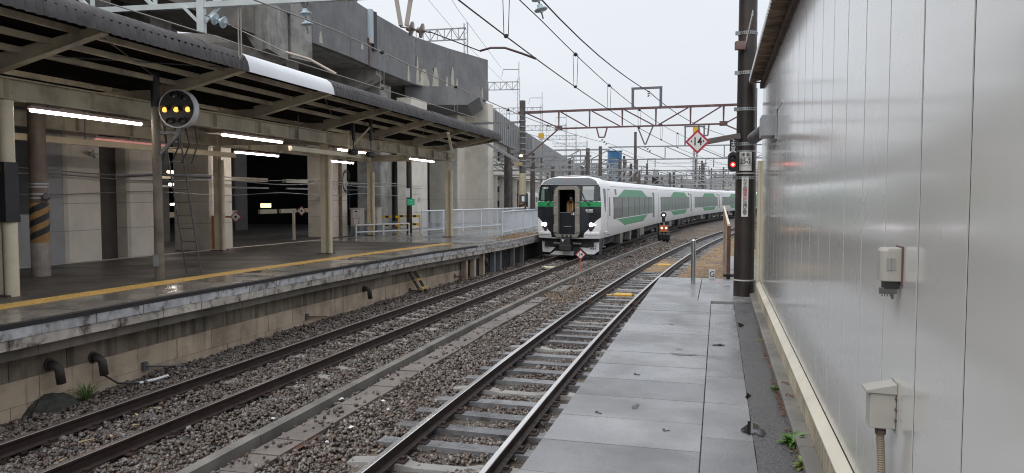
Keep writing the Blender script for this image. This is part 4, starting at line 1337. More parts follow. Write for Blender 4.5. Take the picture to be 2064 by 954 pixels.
def fpatch(name, mat, parent, zs, lo, hi, off, n=10, th=None, label=None):
    """sheet lying on the nose between x = lo(z) and hi(z)"""
    m = MB(); rings = []
    for z in zs:
        zz = z + .09 * max(0, (z - 3.0) / .46)
        a, c = lo(z), hi(z)
        fr = [(a + (c - a) * i / n, yf(a + (c - a) * i / n, z) - off, zz) for i in range(n + 1)]
        bk = [(x, y + off + .01, z_) for x, y, z_ in reversed(fr)]
        rings.append(fr + bk)
    m.loft(rings)
    return m.build(name, mat, parent, smooth='auto', world=False, label=label)
def spatch(name, mat, parent, zs, lo, hi, off, side=1, label=None, n=2):
    """sheet lying on the side of a car"""
    m = MB(); rings = []
    for z in zs:
        a, c = lo(z), hi(z)
        w_ = hw(z)
        fr = [(side * (w_ + off), a + (c - a) * i / n, z) for i in range(n + 1)]
        bk = [(side * (w_ - .02), y, z) for _, y, z in reversed(fr)]
        rings.append(fr + bk)
    m.loft(rings)
    return m.build(name, mat, parent, smooth=False, world=False, label=label)
ln = lambda *z: (lambda q: float(np.interp(q, z[0::2], z[1::2])))
def lerps(a, b_, n): return [a + (b_ - a) * i / n for i in range(n + 1)]
def side_dress(car, L_, g0, g1, g2, g3, panes, doors, side):
    spatch('green_panel', TGREEN, car, lerps(2.615, 2.99, 3), ln(2.61, g0, 2.99, g1), ln(2.61, g3, 2.99, g2), .006, side)
    spatch('green_panel', TGREEN, car, lerps(1.19, 1.57, 3), ln(1.19, g1 - .1, 1.57, g0 - .2), ln(1.19, g2 + .3, 1.57, g3 + .2), .006, side)
    for i, (a, c, dk) in enumerate(panes):
        spatch('window_pane', TWIN_D if dk else TWIN, car, lerps(1.60, 2.60, 4), lambda z, a=a: a + .055, lambda z, c=c: c - .055, .007, side)
    lo, hi = min(p[0] for p in panes) - .05, max(p[1] for p in panes) + .05
    spatch('window_band', M('window_band_dark', (.022, .032, .03), .35), car, lerps(1.58, 2.61, 4), lambda z: lo, lambda z: hi, .003, side)
    spatch('window_sill', WHITE, car, [1.545, 1.585], lambda z: lo + .6, lambda z: hi - .4, .016, side)
    for a, c, mt in doors:
        d_ = spatch('passenger_door', mt, car, lerps(.93, 2.92, 5), lambda z: a, lambda z: c, .010, side)
        spatch('door_surround', TGREY, car, lerps(.90, 2.96, 5), lambda z: a - .035, lambda z: c + .035, .005, side)
        spatch('door_window', TWIN_D, d_, lerps(1.75, 2.6, 4), lambda z: a + .25, lambda z: c - .25, .016, side)
def under(car, L_, seed):
    r = random.Random(seed)
    m = MB(); m.box((0, L_ / 2, .62), (2.2, L_ - .6, .36)); m.build('underframe', DARK, car, world=False)
    for yb in (3.4, L_ - 3.4):
        m = MB(); m.box((0, yb, .55), (2.3, 2.9, .24)); m.box((1.05, yb, .62), (.2, .9, .3)); m.box((-1.05, yb, .62), (.2, .9, .3)); bg_ = m.build('bogie', DARK, car, world=False)
        for dy in (-1.05, 1.05):
            for sx in (-.56, .56):
                m = MB(); m.lathe([(.43, -.065), (.43, .065), (.46, .066), (.46, .085)], (sx, yb + dy, .445), 18, axis=(1 if sx < 0 else -1, 0, 0)); m.build('wheel', STEEL_DARK, bg_, world=False)
    y = 5.6
    while y < L_ - 6.2:
        w_ = r.choice((.5, .7, .9, 1.3, 1.6))
        if r.random() < .8:
            h = r.uniform(.38, .55)
            for sx in (1, -1):
                m = MB(); m.box((sx * 1.17, y + w_ / 2, .79 - h / 2), (.36, w_, h)); m.build('equipment_box', UBOX if r.random() < .6 else DARK, car, world=False)
        y += w_ + r.uniform(.15, .6)
    for q in (1.6, L_ - 1.6, L_ - 1.0):
        m = MB(); m.beam((1.25, q, .8), (1.25, q, .35), .05, .05); m.beam((1.15, q, .38), (1.35, q, .38), .3, .04); m.build('step_bracket', STEEL_GREY, car, world=False)
SF = PT.s_at_y(32.3)
fx = PT.at(SF)
train = thing('electric_train', 'white and green express train with black front and lit headlights on the middle track', 'train', fx + (0,), 0)
def place_car(car, sa, L_):
    p = PT.at(sa); q = PT.at(sa + L_)
    car.location = (p[0] - fx[0], p[1] - fx[1], 0)
    car.rotation_euler = (0, 0, -math.atan2(q[0] - p[0], q[1] - p[1]))
L1 = 20.0
car1 = body(L1, 'leading_car', train)
for sd_ in (1, -1):
    side_dress(car1, L1, 4.2, 6.3, 12.5, 14.6, [(3.05, 5.35, 1)] + [(5.45 + i * 1.93, 5.35 + (i + 1) * 1.93, 0) for i in range(6)], [(1.62, 2.36, TW)] if sd_ > 0 else [(1.62, 2.36, TW)], sd_)
    spatch('end_door', M('end_door_green', (.02, .11, .07), .3), car1, lerps(1.3, 2.9, 4), lambda z: 17.15, lambda z: 17.9, .006, sd_)
    spatch('cab_side_window', TWIN_D, car1, lerps(1.95, 2.98, 6), ln(1.95, .92, 2.5, .72, 2.98, .72), ln(1.95, 1.0, 2.5, 1.18, 2.98, 1.25), .008, sd_)
    spatch('vent_grille', TGREY, car1, [2.72, 2.98], lambda z: 3.5, lambda z: 3.95, .006, sd_)
    spatch('roof_gutter', M('gutter_grey', (.6, .6, .61), .4), car1, [3.10, 3.125], lambda z: 2.7, lambda z: 19.95, .012, sd_)
under(car1, L1, 4)
# nose
hole = lambda sgn: None
def split(name, mat, zs, lo, hi, off, label=None):
    """nose sheet on both sides of the doorway"""
    out = []
    for sgn in (-1, 1):
        if sgn < 0: o_ = fpatch(name, mat, car1, zs, lambda z: -hi(z), lambda z: -lo(z), off, 8, label=label)
        else: o_ = fpatch(name, mat, car1, zs, lo, hi, off, 8, label=label)
        out.append(o_)
    return out
split('front_mask', TBLACK, [.86, .95, 1.05, 1.2, 1.4, 1.6, 1.74, 1.9, 2.2, 2.5, 2.8, 3.0, 3.13], lambda z: .40, ln(.86, .72, 1.05, .74, 1.42, 1.10, 1.62, 1.26, 1.74, 1.42, 2.2, 1.422, 3.0, 1.358, 3.13, 1.29), .008)
fpatch('front_mask', TBLACK, car1, [2.99, 3.06, 3.13], lambda z: -.41, lambda z: .41, .008)
fpatch('roof_visor', TGREY, car1, [3.145, 3.2, 3.26, 3.32, 3.38], lambda z: -hw(z) * .93, lambda z: hw(z) * .93, .008, 16)
fpatch('roof_light', M('amber_marker', (.16, .09, .08), .4), car1, [3.3, 3.33, 3.36], lambda z: -.18, lambda z: .12, .016)
split('green_stripe', TGREEN2, [2.19, 2.3, 2.41], lambda z: .56, lambda z: 1.424, .014)
wins = split('windscreen', GLASS_DARK, [2.44, 2.6, 2.8, 3.0, 3.09], lambda z: .6, ln(2.44, 1.28, 2.55, 1.38, 3.0, 1.34, 3.09, 1.26), .016)
CAB = M('cab_blind', (.30, .33, .325), .12, var=.05, scale=3, spec=.8)
m_ = fpatch('sun_blind', CAB, car1, [2.47, 2.7, 3.05], lambda z: .64, lambda z: 1.12, .022)
m_ = fpatch('sun_blind', M('cab_blind_light', (.42, .43, .41), .15), car1, [2.93, 3.0, 3.06], lambda z: .63, lambda z: 1.125, .026)
fpatch('cab_reflection_panel', M('cab_green_grey', (.12, .19, .17), .12, spec=.8), car1, [2.46, 2.7, 2.95], lambda z: -1.24, ln(2.46, -1.06, 2.95, -1.10), .022)
# gangway door frame
gw = MB()
def jamb(m, x, w_, z0, z1, y0=-.17):
    m.box((x, y0 / 2 + .06, (z0 + z1) / 2), (w_, -y0 + .12, z1 - z0))
for sx in (-1, 1):
    m = MB(); jamb(m, sx * .465, .19, 1.02, 2.86); m.build('gangway_jamb', TBEIGE, car1, world=False, bevel=.02)
    for z in (1.25, 2.0, 2.55):
        m = MB(); m.box((sx * .50, -.15, z), (.15, .09, .34)); m.build('jamb_pad', TBEIGE, car1, world=False, bevel=.02)
m = MB(); m.loft([[(x, y, z) for x, z in ((-.56, 2.865), (-.47, 3.02), (-.34, 3.085), (.34, 3.085), (.47, 3.02), (.56, 2.865), (.37, 2.865), (.33, 2.93), (-.33, 2.93), (-.37, 2.865))] for y in (-.165, .12)]); m.build('gangway_header', TBEIGE, car1, world=False)
m = MB(); m.loft([[(x, y, z) for x, z in ((-.56, 1.015), (-.46, .885), (.46, .885), (.56, 1.015), (.36, 1.015), (.32, .98), (-.32, .98), (-.36, 1.015))] for y in (-.165, .12)]); m.build('gangway_sill', TBEIGE, car1, world=False)
for x in (-.17, .02, .2):
    m = MB(); m.lathe([(.05, 0), (.05, .01)], (x, -.166, .93), 10, axis=(0, -1, 0)); m.build('sill_hole', BLACK, car1, world=False)
m = MB()   # cab interior seen through the doorway
for c, d in (((0, 2.1, 2.0), (1.3, .04, 2.2)), ((-.62, 1.1, 2.0), (.04, 2.0, 2.2)), ((.62, 1.1, 2.0), (.04, 2.0, 2.2)), ((0, 1.1, .93), (1.3, 2.0, .06)), ((0, 1.1, 3.05), (1.3, 1.9, .06))): m.box(c, d)
m.build('cab_vestibule', M('dark_cab', (.03, .03, .034), .6), car1, world=False)
dr = MB(); dr.box((0, .10, 1.46), (.72, .04, .94)); dr = dr.build('gangway_door', TBLACK, car1, world=False)
m = MB(); m.box((0, .075, 1.935), (.70, .02, .02)); m.build('door_rail', STEEL_GREY, dr, world=False)
m = MB(); m.box((.22, .07, 1.87), (.14, .03, .025)); m.box((.27, .06, 1.88), (.05, .04, .11)); m.build('door_handle', WHITE, dr, world=False)
m = MB(); m.loft([[(x, y, z) for x, z in ((-.24, 1.30), (-.1, 1.345), (.1, 1.345), (.22, 1.305), (.1, 1.32), (-.1, 1.32))] for y in (.05, .08)]); m.build('foot_plate', STEEL_GREY, dr, world=False)
m = MB(); m.tube([(.60, -.03, 2.85), (.72, -.02, 2.6), (.93, .03, 2.3)], .014, 6); m.tube([(.63, -.03, 2.85), (.74, -.02, 2.6)], .01, 6); m.box((.95, .03, 2.3), (.08, .03, .06)); m.build('wiper', BLACK, car1, world=False)
m = MB(); m.tube([(-.62, -.03, 2.55), (-.8, .0, 2.42), (-.86, .02, 2.3)], .014, 6); m.box((-.87, .0, 2.29), (.08, .03, .06)); m.build('wiper', BLACK, car1, world=False)
for sx in (-1, 1):
    x0, x1 = (.86, 1.20)
    hl = fpatch('headlight_housing', M('headlight_glass', (.05, .04, .06), .1, spec=.8), car1, [1.13, 1.2, 1.3, 1.42, 1.47], (lambda z: float(np.interp(z, [1.13, 1.47], [.97, .86]))) if sx > 0 else (lambda z: -float(np.interp(z, [1.13, 1.3, 1.47], [1.05, 1.17, 1.22]))), (lambda z: float(np.interp(z, [1.13, 1.3, 1.47], [1.05, 1.17, 1.22]))) if sx > 0 else (lambda z: -float(np.interp(z, [1.13, 1.47], [.97, .86]))), .012, 6)
    m = MB(); m.lathe([(.085, 0), (.085, .02), (.05, .045), (.0005, .05)], (sx * 1.03, yf(1.03, 1.41) - .02, 1.415), 14, axis=(0, -1, 0)); m.build('headlight', HEAD, car1, world=False)
    m = MB(); m.lathe([(.055, 0), (.055, .02), (.03, .035), (.0005, .04)], (sx * 1.15, yf(1.15, 1.42) - .02, 1.42), 12, axis=(0, -1, 0)); m.build('headlight', HEAD, car1, world=False)
fpatch('bumper_lip', TW, car1, [.985, 1.03, 1.06], lambda z: -1.36, lambda z: -.74, .05)
fpatch('bumper_lip', TW, car1, [.985, 1.03, 1.06], lambda z: .74, lambda z: 1.36, .05)
fpatch('bumper_lip', TW, car1, [.82, .9, .975], lambda z: -1.36, lambda z: -.72, .03)
fpatch('bumper_lip', TW, car1, [.82, .9, .975], lambda z: .72, lambda z: 1.36, .03)
m = MB(); m.loft([[(x, .32 + .22 * (abs(x) / 1.3) ** 2 + dy, z) for x in lerps(-1.28, 1.28, 8)] + [(x, 1.3, z) for x in (1.28, -1.28)] for z, dy in ((.06, .1), (.3, 0), (.8, .05))]); m.build('front_skirt', M('navy_skirt', (.02, .022, .035), .4), car1, world=False)
sk = lambda x: .32 + .22 * (abs(x) / 1.3) ** 2 - .03
def splate(name, mat, poly, th=.03, label=None):
    m = MB(); m.loft([[(x, sk(x) + dy, z) for x, z in poly] for dy in (-th, .02)]); return m.build(name, mat, car1, world=False, label=label)
splate('skirt_plate', TW, [(-1.27, .66), (-.92, .66), (-.9, .42), (-.62, .40), (-.86, .17), (-1.24, .18)])
q = splate('skirt_plate', TW, [(1.30, .64), (.86, .60), (.86, .40), (.5, .41), (.82, .12), (1.1, .11), (1.3, .26)])
for i in range(3):
    for j in range(2):
        m = MB(); m.lathe([(.028, 0), (.028, .012)], (.98 + i * .1, sk(1.0) - .035, .36 + j * .12), 10, axis=(0, -1, 0)); m.build('skirt_hole', BLACK, car1, world=False)
splate('skirt_plate', M('skirt_grey', (.05, .055, .06), .4), [(.18, .42), (.5, .42), (.82, .1), (.2, .06)], .02)
splate('snow_plough', TW, [(-.86, .08), (-.62, .24), (.22, .24), (.22, .06)], .1)
m = MB(); m.box((-.04, -.02, .66), (.42, .5, .36)); m.box((-.04, -.12, .42), (.5, .4, .26)); m.build('coupler', DARK, car1, world=False, bevel=.03)
m = MB(); m.box((-.04, -.29, .45), (.44, .03, .16)); m.tube([(-.62, .1, .6), (-.3, 0, .58)], .05, 8); m.tube([(.25, 0, .6), (.6, .1, .58)], .045, 8); m.build('coupler_hose', STEEL_DARK, car1, world=False)
m = MB(); m.loft([[(x, -.28, z) for x, z in ((-.2, .78), (-.06, .78), (-.13, .68))], [(x, -.262, z) for x, z in ((-.2, .78), (-.06, .78), (-.13, .68))]]); m.build('coupler_mark', WHITE, car1, world=False)
m = MB(); m.box((-.45, 6.0, 3.55), (1.1, 2.4, .3)); m.build('roof_equipment', TGREY, car1, world=False, bevel=.05)
for sx in (-1, 1):
    m = MB(); m.tube([(sx * 1.47, .95, 1.05), (sx * 1.52, 1.1, 1.07), (sx * 1.47, 1.5, 1.05)], .03, 6); m.build('side_step', TW, car1, world=False)
# following cars
L2_ = 20.0
car2 = body(L2_, 'following_car', train, nose=False)
for sd_ in (1, -1):
    side_dress(car2, L2_, 5.6, 7.3, 14.0, 15.7, [(.7 + i * 1.84, .7 + (i + 1) * 1.84, 0) for i in range(9)], [], sd_)
    spatch('end_door', M('end_door_green', (.02, .11, .07), .3), car2, lerps(1.3, 2.9, 4), lambda z: 18.2, lambda z: 18.95, .006, sd_)
    spatch('destination_display', BLACK, car2, [2.76, 2.94], lambda z: 16.6, lambda z: 17.3, .006, sd_)
    spatch('roof_gutter', M('gutter_grey', (.6, .6, .61), .4), car2, [3.10, 3.125], lambda z: .05, lambda z: 19.95, .012, sd_)
under(car2, L2_, 9)
m = MB(); m.box((0, 8.5, 3.5), (1.5, 3.2, .28)); m.build('roof_equipment', TGREY, car2, world=False, bevel=.08)
place_car(car1, SF, L1)
place_car(car2, SF + 20.5, L2_)
for k in (2, 3, 4):
    c = copy_tree(car2, train)
    place_car(c, SF + 20.5 * k, L2_)
for k in range(1, 5):      # bellows between cars
    p = PT.at(SF + 20.5 * k - .25)
    m = MB(); m.box((p[0], p[1], 2.05), (2.3, .56, 2.3), PT.ang(SF + 20.5 * k)); m.build('gangway_bellows', DARK, train)
def car1w(x, y, z):
    return train.matrix_basis @ (Matrix.Translation(car1.location) @ car1.rotation_euler.to_matrix().to_4x4()) @ Vector((x, y, z))
A1 = car1.rotation_euler.z
xd = (math.cos(A1), math.sin(A1), 0)
TXT_W = M('white_lettering', (.8, .8, .8), .5, var=0)
TXT_K = M('black_lettering', (.02, .02, .02), .5, var=0)
TXT_R = M('red_lettering', (.55, .05, .05), .5, var=0)
bpy.context.view_layer.update()
def ctext(nm, s_, size, mat, x, z, off, **k):
    p = Matrix.LocRotScale(Vector(train.location), None, None) @ Matrix.LocRotScale(car1.location, car1.rotation_euler, None) @ Vector((x, yf(x, z) - off, z))
    text(nm, s_, size, mat, p, xd, (0, 0, 1), car1, **k)
ctext('series_lettering', 'SERIES E257', .12, TXT_W, .90, 2.04, .03, sx=.72, bold=.004)
ctext('set_number', 'OM-93', .13, TXT_W, -1.02, 3.0, .04, sx=.8, bold=.004)
m = MB(); m.box((.88, yf(.9, 1.96) - .016, 1.965), (.5, .012, .022)); m.build('lettering_underline', WHITE, car1, world=False)

# ---------------------------------------------------------------- the crew member in the doorway
def person():
    V = [(0, 0, .96), (0, 0, 1.12), (0, .01, 1.30), (0, .01, 1.42), (0, 0, 1.50), (0, -.015, 1.58), (0, -.02, 1.66), (0, -.01, 1.73),
         (.17, .01, 1.41), (.235, .02, 1.16), (.16, -.20, 1.06), (.08, -.26, 1.06), (-.17, .01, 1.41), (-.23, .02, 1.16), (-.19, -.04, .92), (-.19, -.07, .84),
         (.09, 0, .90), (.10, -.01, .50), (.10, .02, .08), (.11, -.12, .035), (-.09, 0, .90), (-.10, -.01, .50), (-.10, .02, .08), (-.11, -.12, .035)]
    Rr = [.145, .135, .15, .11, .052, .078, .092, .06, .062, .046, .034, .034, .062, .046, .034, .034, .085, .062, .045, .04, .085, .062, .045, .04]
    E_ = [(0, 1), (1, 2), (2, 3), (3, 4), (4, 5), (5, 6), (6, 7), (3, 8), (8, 9), (9, 10), (10, 11), (3, 12), (12, 13), (13, 14), (14, 15), (0, 16), (16, 17), (17, 18), (18, 19), (0, 20), (20, 21), (21, 22), (22, 23)]
    for base, dirs in ((11, (-.09, -.01, -.0)), (15, (0, -.02, -.09))):
        bx_, by_, bz_ = V[base]
        for i in range(5):
            o = (i - 2) * .017
            k = len(V)
            if base == 11: a = (bx_ - .045, by_ - .005, bz_ + o); c = (bx_ - .09 + abs(i - 2) * .008, by_ + .01, bz_ + o * 1.2)
            else: a = (bx_ + .0, by_ + o, bz_ - .045); c = (bx_ + .012, by_ + o * 1.2, bz_ - .09 + abs(i - 2) * .008)
            V.extend([a, c]); Rr.extend([.011, .008]); E_.extend([(base, k), (k, k + 1)])
    me = bpy.data.meshes.new('person_body'); me.from_pydata(V, E_, [])
    o = bpy.data.objects.new('person_body', me); COL.objects.link(o)
    md = o.modifiers.new('skin', 'SKIN')
    sk_ = me.skin_vertices[0].data
    for i, r in enumerate(Rr): sk_[i].radius = (r * (1.25 if i in (1, 2, 3) else 1), r * (.85 if i in (0, 1, 2, 3) else 1))
    sk_[0].use_root = True
    ss = o.modifiers.new('sub', 'SUBSURF'); ss.levels = 1; ss.render_levels = 1
    bpy.context.view_layer.update()
    m2 = bpy.data.meshes.new_from_object(o.evaluated_get(bpy.context.evaluated_depsgraph_get()))
    bpy.data.objects.remove(o)
    return m2
UNI = M('dark_uniform', (.02, .022, .03), .7)
SKIN = M('skin', (.45, .28, .2), .5, var=.05)
pw = Matrix.LocRotScale(Vector(train.location), None, None) @ Matrix.LocRotScale(car1.location, car1.rotation_euler, None) @ Vector((.02, .62, .965))
man = thing('person', 'crew member in dark uniform, orange vest and white mask standing in the train front doorway', 'person', pw, A1)
me = person()
for q in (UNI, SKIN): me.materials.append(q)
for p in me.polygons:
    c = p.center
    p.material_index = 1 if (c.z > 1.5 and c.z < 1.72) or (c.y < -.225 and c.z > .98) or (c.z < .87 and c.z > .72 and c.x < -.15) else 0
    p.use_smooth = True
o = bpy.data.objects.new('body', me); COL.objects.link(o); o.parent = man
m = MB(); m.loft([[(x, y, z) for x, y in ((-.052, -.085), (-.035, -.115), (0, -.126), (.035, -.115), (.052, -.085), (0, -.06))] for z in (1.55, 1.585, 1.62)]); m.build('face_mask', M('mask_white', (.75, .75, .76), .7, var=.02), man, world=False, smooth=True)
m = MB(); m.lathe([(.098, 1.665), (.105, 1.70), (.11, 1.745), (.06, 1.77), (.0005, 1.772)], (0, -.012, 0), 16); m.loft([[(x * 1.05, -.09 - .07 * (1 - (x / .09) ** 2), z) for x in (-.09, -.05, 0, .05, .09)] + [(.09, -.05, z), (-.09, -.05, z)] for z in (1.665, 1.678)]); m.build('cap', UNI, man, world=False, smooth='auto')
for sx in (-1, 1):
    m = MB(); m.lathe([(.012, 0), (.008, .006), (.0005, .007)], (sx * .033, -.102, 1.645), 8, axis=(0, -1, 0)); m.build('eye', BLACK, man, world=False)
VEST = M('orange_vest', (.45, .19, .04), .6, var=.1)
VST = M('vest_stripe', (.7, .62, .35), .5, var=.03)
m = MB()
rg = []
for z, rx, ry in ((.98, .205, .155), (1.1, .2, .15), (1.25, .21, .158), (1.36, .2, .15)):
    rg.append([(rx * math.cos(a), ry * math.sin(a) + .005, z) for a in np.linspace(0, 2 * PI, 20, endpoint=False)])
m.loft(rg, cap=False); m.build('vest', VEST, man, world=False, smooth=True)
for sx in (-1, 1):
    m = MB(); m.beam((sx * .11, -.158, 1.36), (sx * .10, -.10, 1.47), .06, .012); m.build('vest_strap', VEST, man, world=False)
    m = MB(); m.beam((sx * .1, -.162, 1.0), (sx * .11, -.162, 1.36), .035, .006); m.build('vest_stripe', VST, man, world=False)

# ---------------------------------------------------------------- a second train far away, left
t2 = thing('electric_train', 'distant white train with a dark rounded front behind the white railing', 'train', (1.0, 112, 0), -.16)
b2 = MB(); b2.loft([ring(0, .93, 0, lambda x, z: .35 * (abs(x) / 1.4) ** 2.5 + max(0, z - 2) * .35), ring(1.2), ring(40)]); b2 = b2.build('car_body', TW, t2, world=False, smooth='auto')
m = MB(); rg = []
for z in lerps(1.0, 3.2, 8):
    w_ = min(hw(z) * .95, 1.36)
    g_ = lambda x, z: .35 * (abs(x) / 1.4) ** 2.5 + max(0, z - 2) * .35
    rg.append([(w_ * k / 4, g_(w_ * k / 4, z) - .03, z) for k in range(-4, 5)] + [(w_ * k / 4, g_(w_ * k / 4, z) + .1, z) for k in range(4, -5, -1)])
m.loft(rg); m.build('front_mask', TBLACK, b2, world=False)
for i in range(14):
    m = MB(); m.box((1.46, 3 + i * 2.2, 2.15), (.06, 1.5, .8)); m.build('window_pane', TWIN_D, b2, world=False)
for sx in (-1, 1):
    m = MB(); m.box((sx * .95, .25, 1.0), (.3, .2, .16)); m.build('headlight', LENS, b2, world=False)
m = MB(); m.box((0, 20, .45), (2.3, 38, .6)); m.build('underframe', DARK, b2, world=False)
# ---------------------------------------------------------------- overhead line structures
GRUST = M('gantry_red_oxide', (.12, .062, .062), .6, .1, var=.2, scale=3, col2=(.26, .22, .2), cov=.33)
GWHITE = M('gantry_pale_grey', (.52, .56, .56), .45, .1, var=.08, scale=3, col2=(.35, .33, .3), cov=.25)
PORC = M('insulator_porcelain', (.42, .52, .56), .25, var=.06)
PORC_B = M('insulator_brown', (.16, .12, .10), .3, var=.1)
WIRE = M('wire_copper', (.055, .04, .038), .5, .3, var=.15)
WIRE_L = M('wire_grey', (.30, .28, .26), .5, .4, var=.1)
V3 = Vector
def truss(parent, A, B, zl, zh, n, mat, cw=.09, bw=.055, down=True):
    """plane truss between plan points A and B, chords at zl and zh; each member group is its own part"""
    A = V3(A); B = V3(B)
    P = lambda f, z: V3((A.x + (B.x - A.x) * f, A.y + (B.y - A.y) * f, z))
    for z in (zl, zh):
        m = MB(); m.beam(P(0, z), P(1, z), cw, cw); m.build('chord', mat, parent)
    for i in range(n):
        f0, f1 = i / n, (i + 1) / n
        up = (i < n / 2) if down else (i % 2 == 0)
        m = MB(); m.beam(P(f0, zh if up else zl), P(f1, zl if up else zh), bw, bw); m.build('diagonal', mat, parent)
        if i: m = MB(); m.beam(P(f0, zl), P(f0, zh), bw, bw); m.build('vertical', mat, parent)
    return P
def pole(parent, x, y, z0, z1, r0, r1, mat=POLE_FAR, n=12, name='pole'):
    m = MB(); m.tube([(x, y, z0), (x, y, z1)], r0, n, r2=r1)
    return m.build(name, mat, parent, smooth='auto')
def insulator(c, axis, n=2, mat=PORC, r=.12, label='', group=None, parent=None):
    t = thing('insulator', label, 'insulator', c, group=group) if parent is None else parent
    ax = V3(axis).normalized()
    for i in range(n):
        m = MB(); m.lathe([(.02, 0), (.045, .005), (.05, .05), (r, .085), (r * .98, .1), (r * .6, .105), (.03, .12), (.02, .15)], V3(c) + ax * i * .19, 16, axis=ax); m.build('insulator_disc', mat, t, smooth='auto')
    m = MB(); m.tube([V3(c) - ax * .12, V3(c) + ax * (n * .19 + .06)], .014, 6); m.build('insulator_pin', STEEL_DARK, t)
    return t
# nearest gantry: tiger striped pole on the platform to the brown pole on our side
LP, RPp = V3((-9.31, 14.66, 0)), V3((3.80, 12.15, 0))
G1 = thing('catenary_gantry', 'nearest overhead line gantry from the tiger striped platform pole to the big brown pole', 'gantry', (3.80, 12.15, 1.0))
pole(G1, RPp.x, RPp.y, .97, 9.6, .163, .128, POLE, 24)
rp = lambda z: .163 + (.128 - .163) * (z - .97) / 8.63
def band(z, h=.05, mat=STEEL_GREY, holes=True, o=.006):
    m = MB(); m.lathe([(rp(z) + .0008, z - h / 2), (rp(z) + o, z - h / 2), (rp(z) + o, z + h / 2), (rp(z) + .0008, z + h / 2)], (RPp.x, RPp.y, 0), 28)
    if holes:
        for i in range(28):
            a = 2 * PI * (i + .5) / 28
            m.cur = 1; m.box((RPp.x + math.cos(a) * (rp(z) + o), RPp.y + math.sin(a) * (rp(z) + o), z), (.003, .013, .02), a); m.cur = 0
        m.box((RPp.x - rp(z) - .03, RPp.y - .05, z), (.07, .03, .06))
    m.build('steel_band', [mat, BLACK], G1)
for z in (5.24, 4.61, 4.03, 3.47, 2.93): band(z)
band(3.355, .03, holes=False); band(3.0, .02, M('band_white', (.5, .49, .46), .5), False); band(1.265, .022, M('band_white', (.5, .49, .46), .5), False)
m = MB(); m.beam((RPp.x - .10, RPp.y - .19, 4.98), W(.24, 10.6, 5.12), .012, .085); m.build('strap_brace', STEEL_GREY, G1)
m = MB(); m.box((RPp.x - .16, RPp.y - .12, 5.03), (.14, .1, .13)); m.build('clamp_block', RUST_PINK, G1)
pole(G1, LP.x, LP.y, 1.03, 9.4, .165, .135, M('old_pole', (.13, .10, .075), .6, var=.2, scale=4, col2=(.08, .06, .05), cov=.4), 20)
m = MB(); m.lathe([(.168, 1.03), (.168, 1.72)], (LP.x, LP.y, 0), 20); m.build('pale_pole_foot', M('worn_white', (.33, .30, .27), .6, var=.15, scale=4, col2=(.16, .12, .09), cov=.45), G1)
def tiger(parent, x, y, r, z0, z1, n):
    k = 20
    for j in range(n):
        m = MB(); rings = []
        h = (z1 - z0) / n
        for i in range(k + 1):
            a = -2.4 + 2 * PI * i / k
            za = z0 + j * h + .0 + (i / k) * h * 2
            zb = za + h * .5
            za, zb = min(za, z1), min(zb, z1)
            rings.append([(x + math.cos(a) * r, y + math.sin(a) * r, za), (x + math.cos(a) * r, y + math.sin(a) * r, zb), (x + math.cos(a) * (r - .006), y + math.sin(a) * (r - .006), zb), (x + math.cos(a) * (r - .006), y + math.sin(a) * (r - .006), za)])
        m.loft(rings); m.build('black_stripe', BLACK, parent)
TIG = M('tiger_yellow', (.30, .17, .055), .55, var=.15, scale=5, col2=(.2, .13, .06), cov=.3)
m = MB(); m.lathe([(.170, 1.72), (.170, 2.5)], (LP.x, LP.y, 0), 20); m.build('tiger_wrap', TIG, G1)
tiger(G1, LP.x, LP.y, .1735, 1.74, 2.5, 3)
for z in (2.58, 2.66, 2.8, 2.86):
    m = MB(); m.lathe([(.17, z), (.175, z), (.175, z + .03), (.17, z + .03)], (LP.x, LP.y, 0), 20); m.build('steel_band', STEEL_GREY, G1)
m = MB(); m.lathe([(.02, 0), (.07, .01), (.075, .1), (.05, .14)], (LP.x + .2, LP.y - .06, 2.62), 12, axis=(.4, -.9, 0)); m.build('wall_lamp', STEEL_DARK, G1)
Pn = truss(G1, LP, RPp, 6.16, 7.35, 10, GWHITE, .10, .06)
# droppers and brackets below the near gantry
gx = lambda x: V3((x, 14.66 - .192 * (x + 9.31), 0))
for x, w_, zb, nm in ((-1.9, .55, 5.62, 'drop_bracket'),):
    c = gx(x)
    for q in (-1, 1):
        m = MB(); m.beam(c + V3((q * w_ / 2, 0, 7.0)), c + V3((q * .05, 0, zb)), .07, .07); m.build(nm, M('cream_bracket', (.36, .32, .28), .5, var=.1), G1)
c = gx(-5.75)
m = MB(); m.beam(c + V3((0, 0, 7.3)), c + V3((0, 0, 5.66)), .13, .13); m.build('drop_post', GWHITE, G1)
for q in (-1, 1):
    m = MB(); m.beam(c + V3((q * .34, 0, 6.14)), c + V3((q * .03, 0, 5.82)), .06, .05); m.build('drop_bracket', GWHITE, G1)
c = gx(-5.0)
m = MB(); m.tube([c + V3((-.02, .0, 6.1)), c + V3((-.02, 0, 5.2)), c + V3((0, 0, 5.14)), c + V3((.03, 0, 5.2)), c + V3((.03, 0, 6.1))], .013, 6); m.build('hanger_loop', WIRE_L, G1)
for x in (-3.8, -3.66):
    m = MB(); m.tube([gx(x) + V3((0, 0, 6.12)), gx(-3.73) + V3((0, 0, 5.98))], .012, 6); m.build('hanger_rod', STEEL_DARK, G1)
insulator(gx(-3.73) + V3((0, 0, 6.0)), (.12, 0, -1), 2, PORC, .115, 'pale two disc insulator hanging over the train track before the grey viaduct')
insulator(gx(.42) + V3((0, 0, 6.05)), (.25, -.1, -1), 2, PORC, .115, 'grey blue two disc insulator at the top edge against the sky')
insulator(gx(-5.56) + V3((0, 0, 5.93)), (.9, -.2, -.38), 2, PORC, .11, 'pale two disc insulator lying sideways left, above the dark canopy roof')
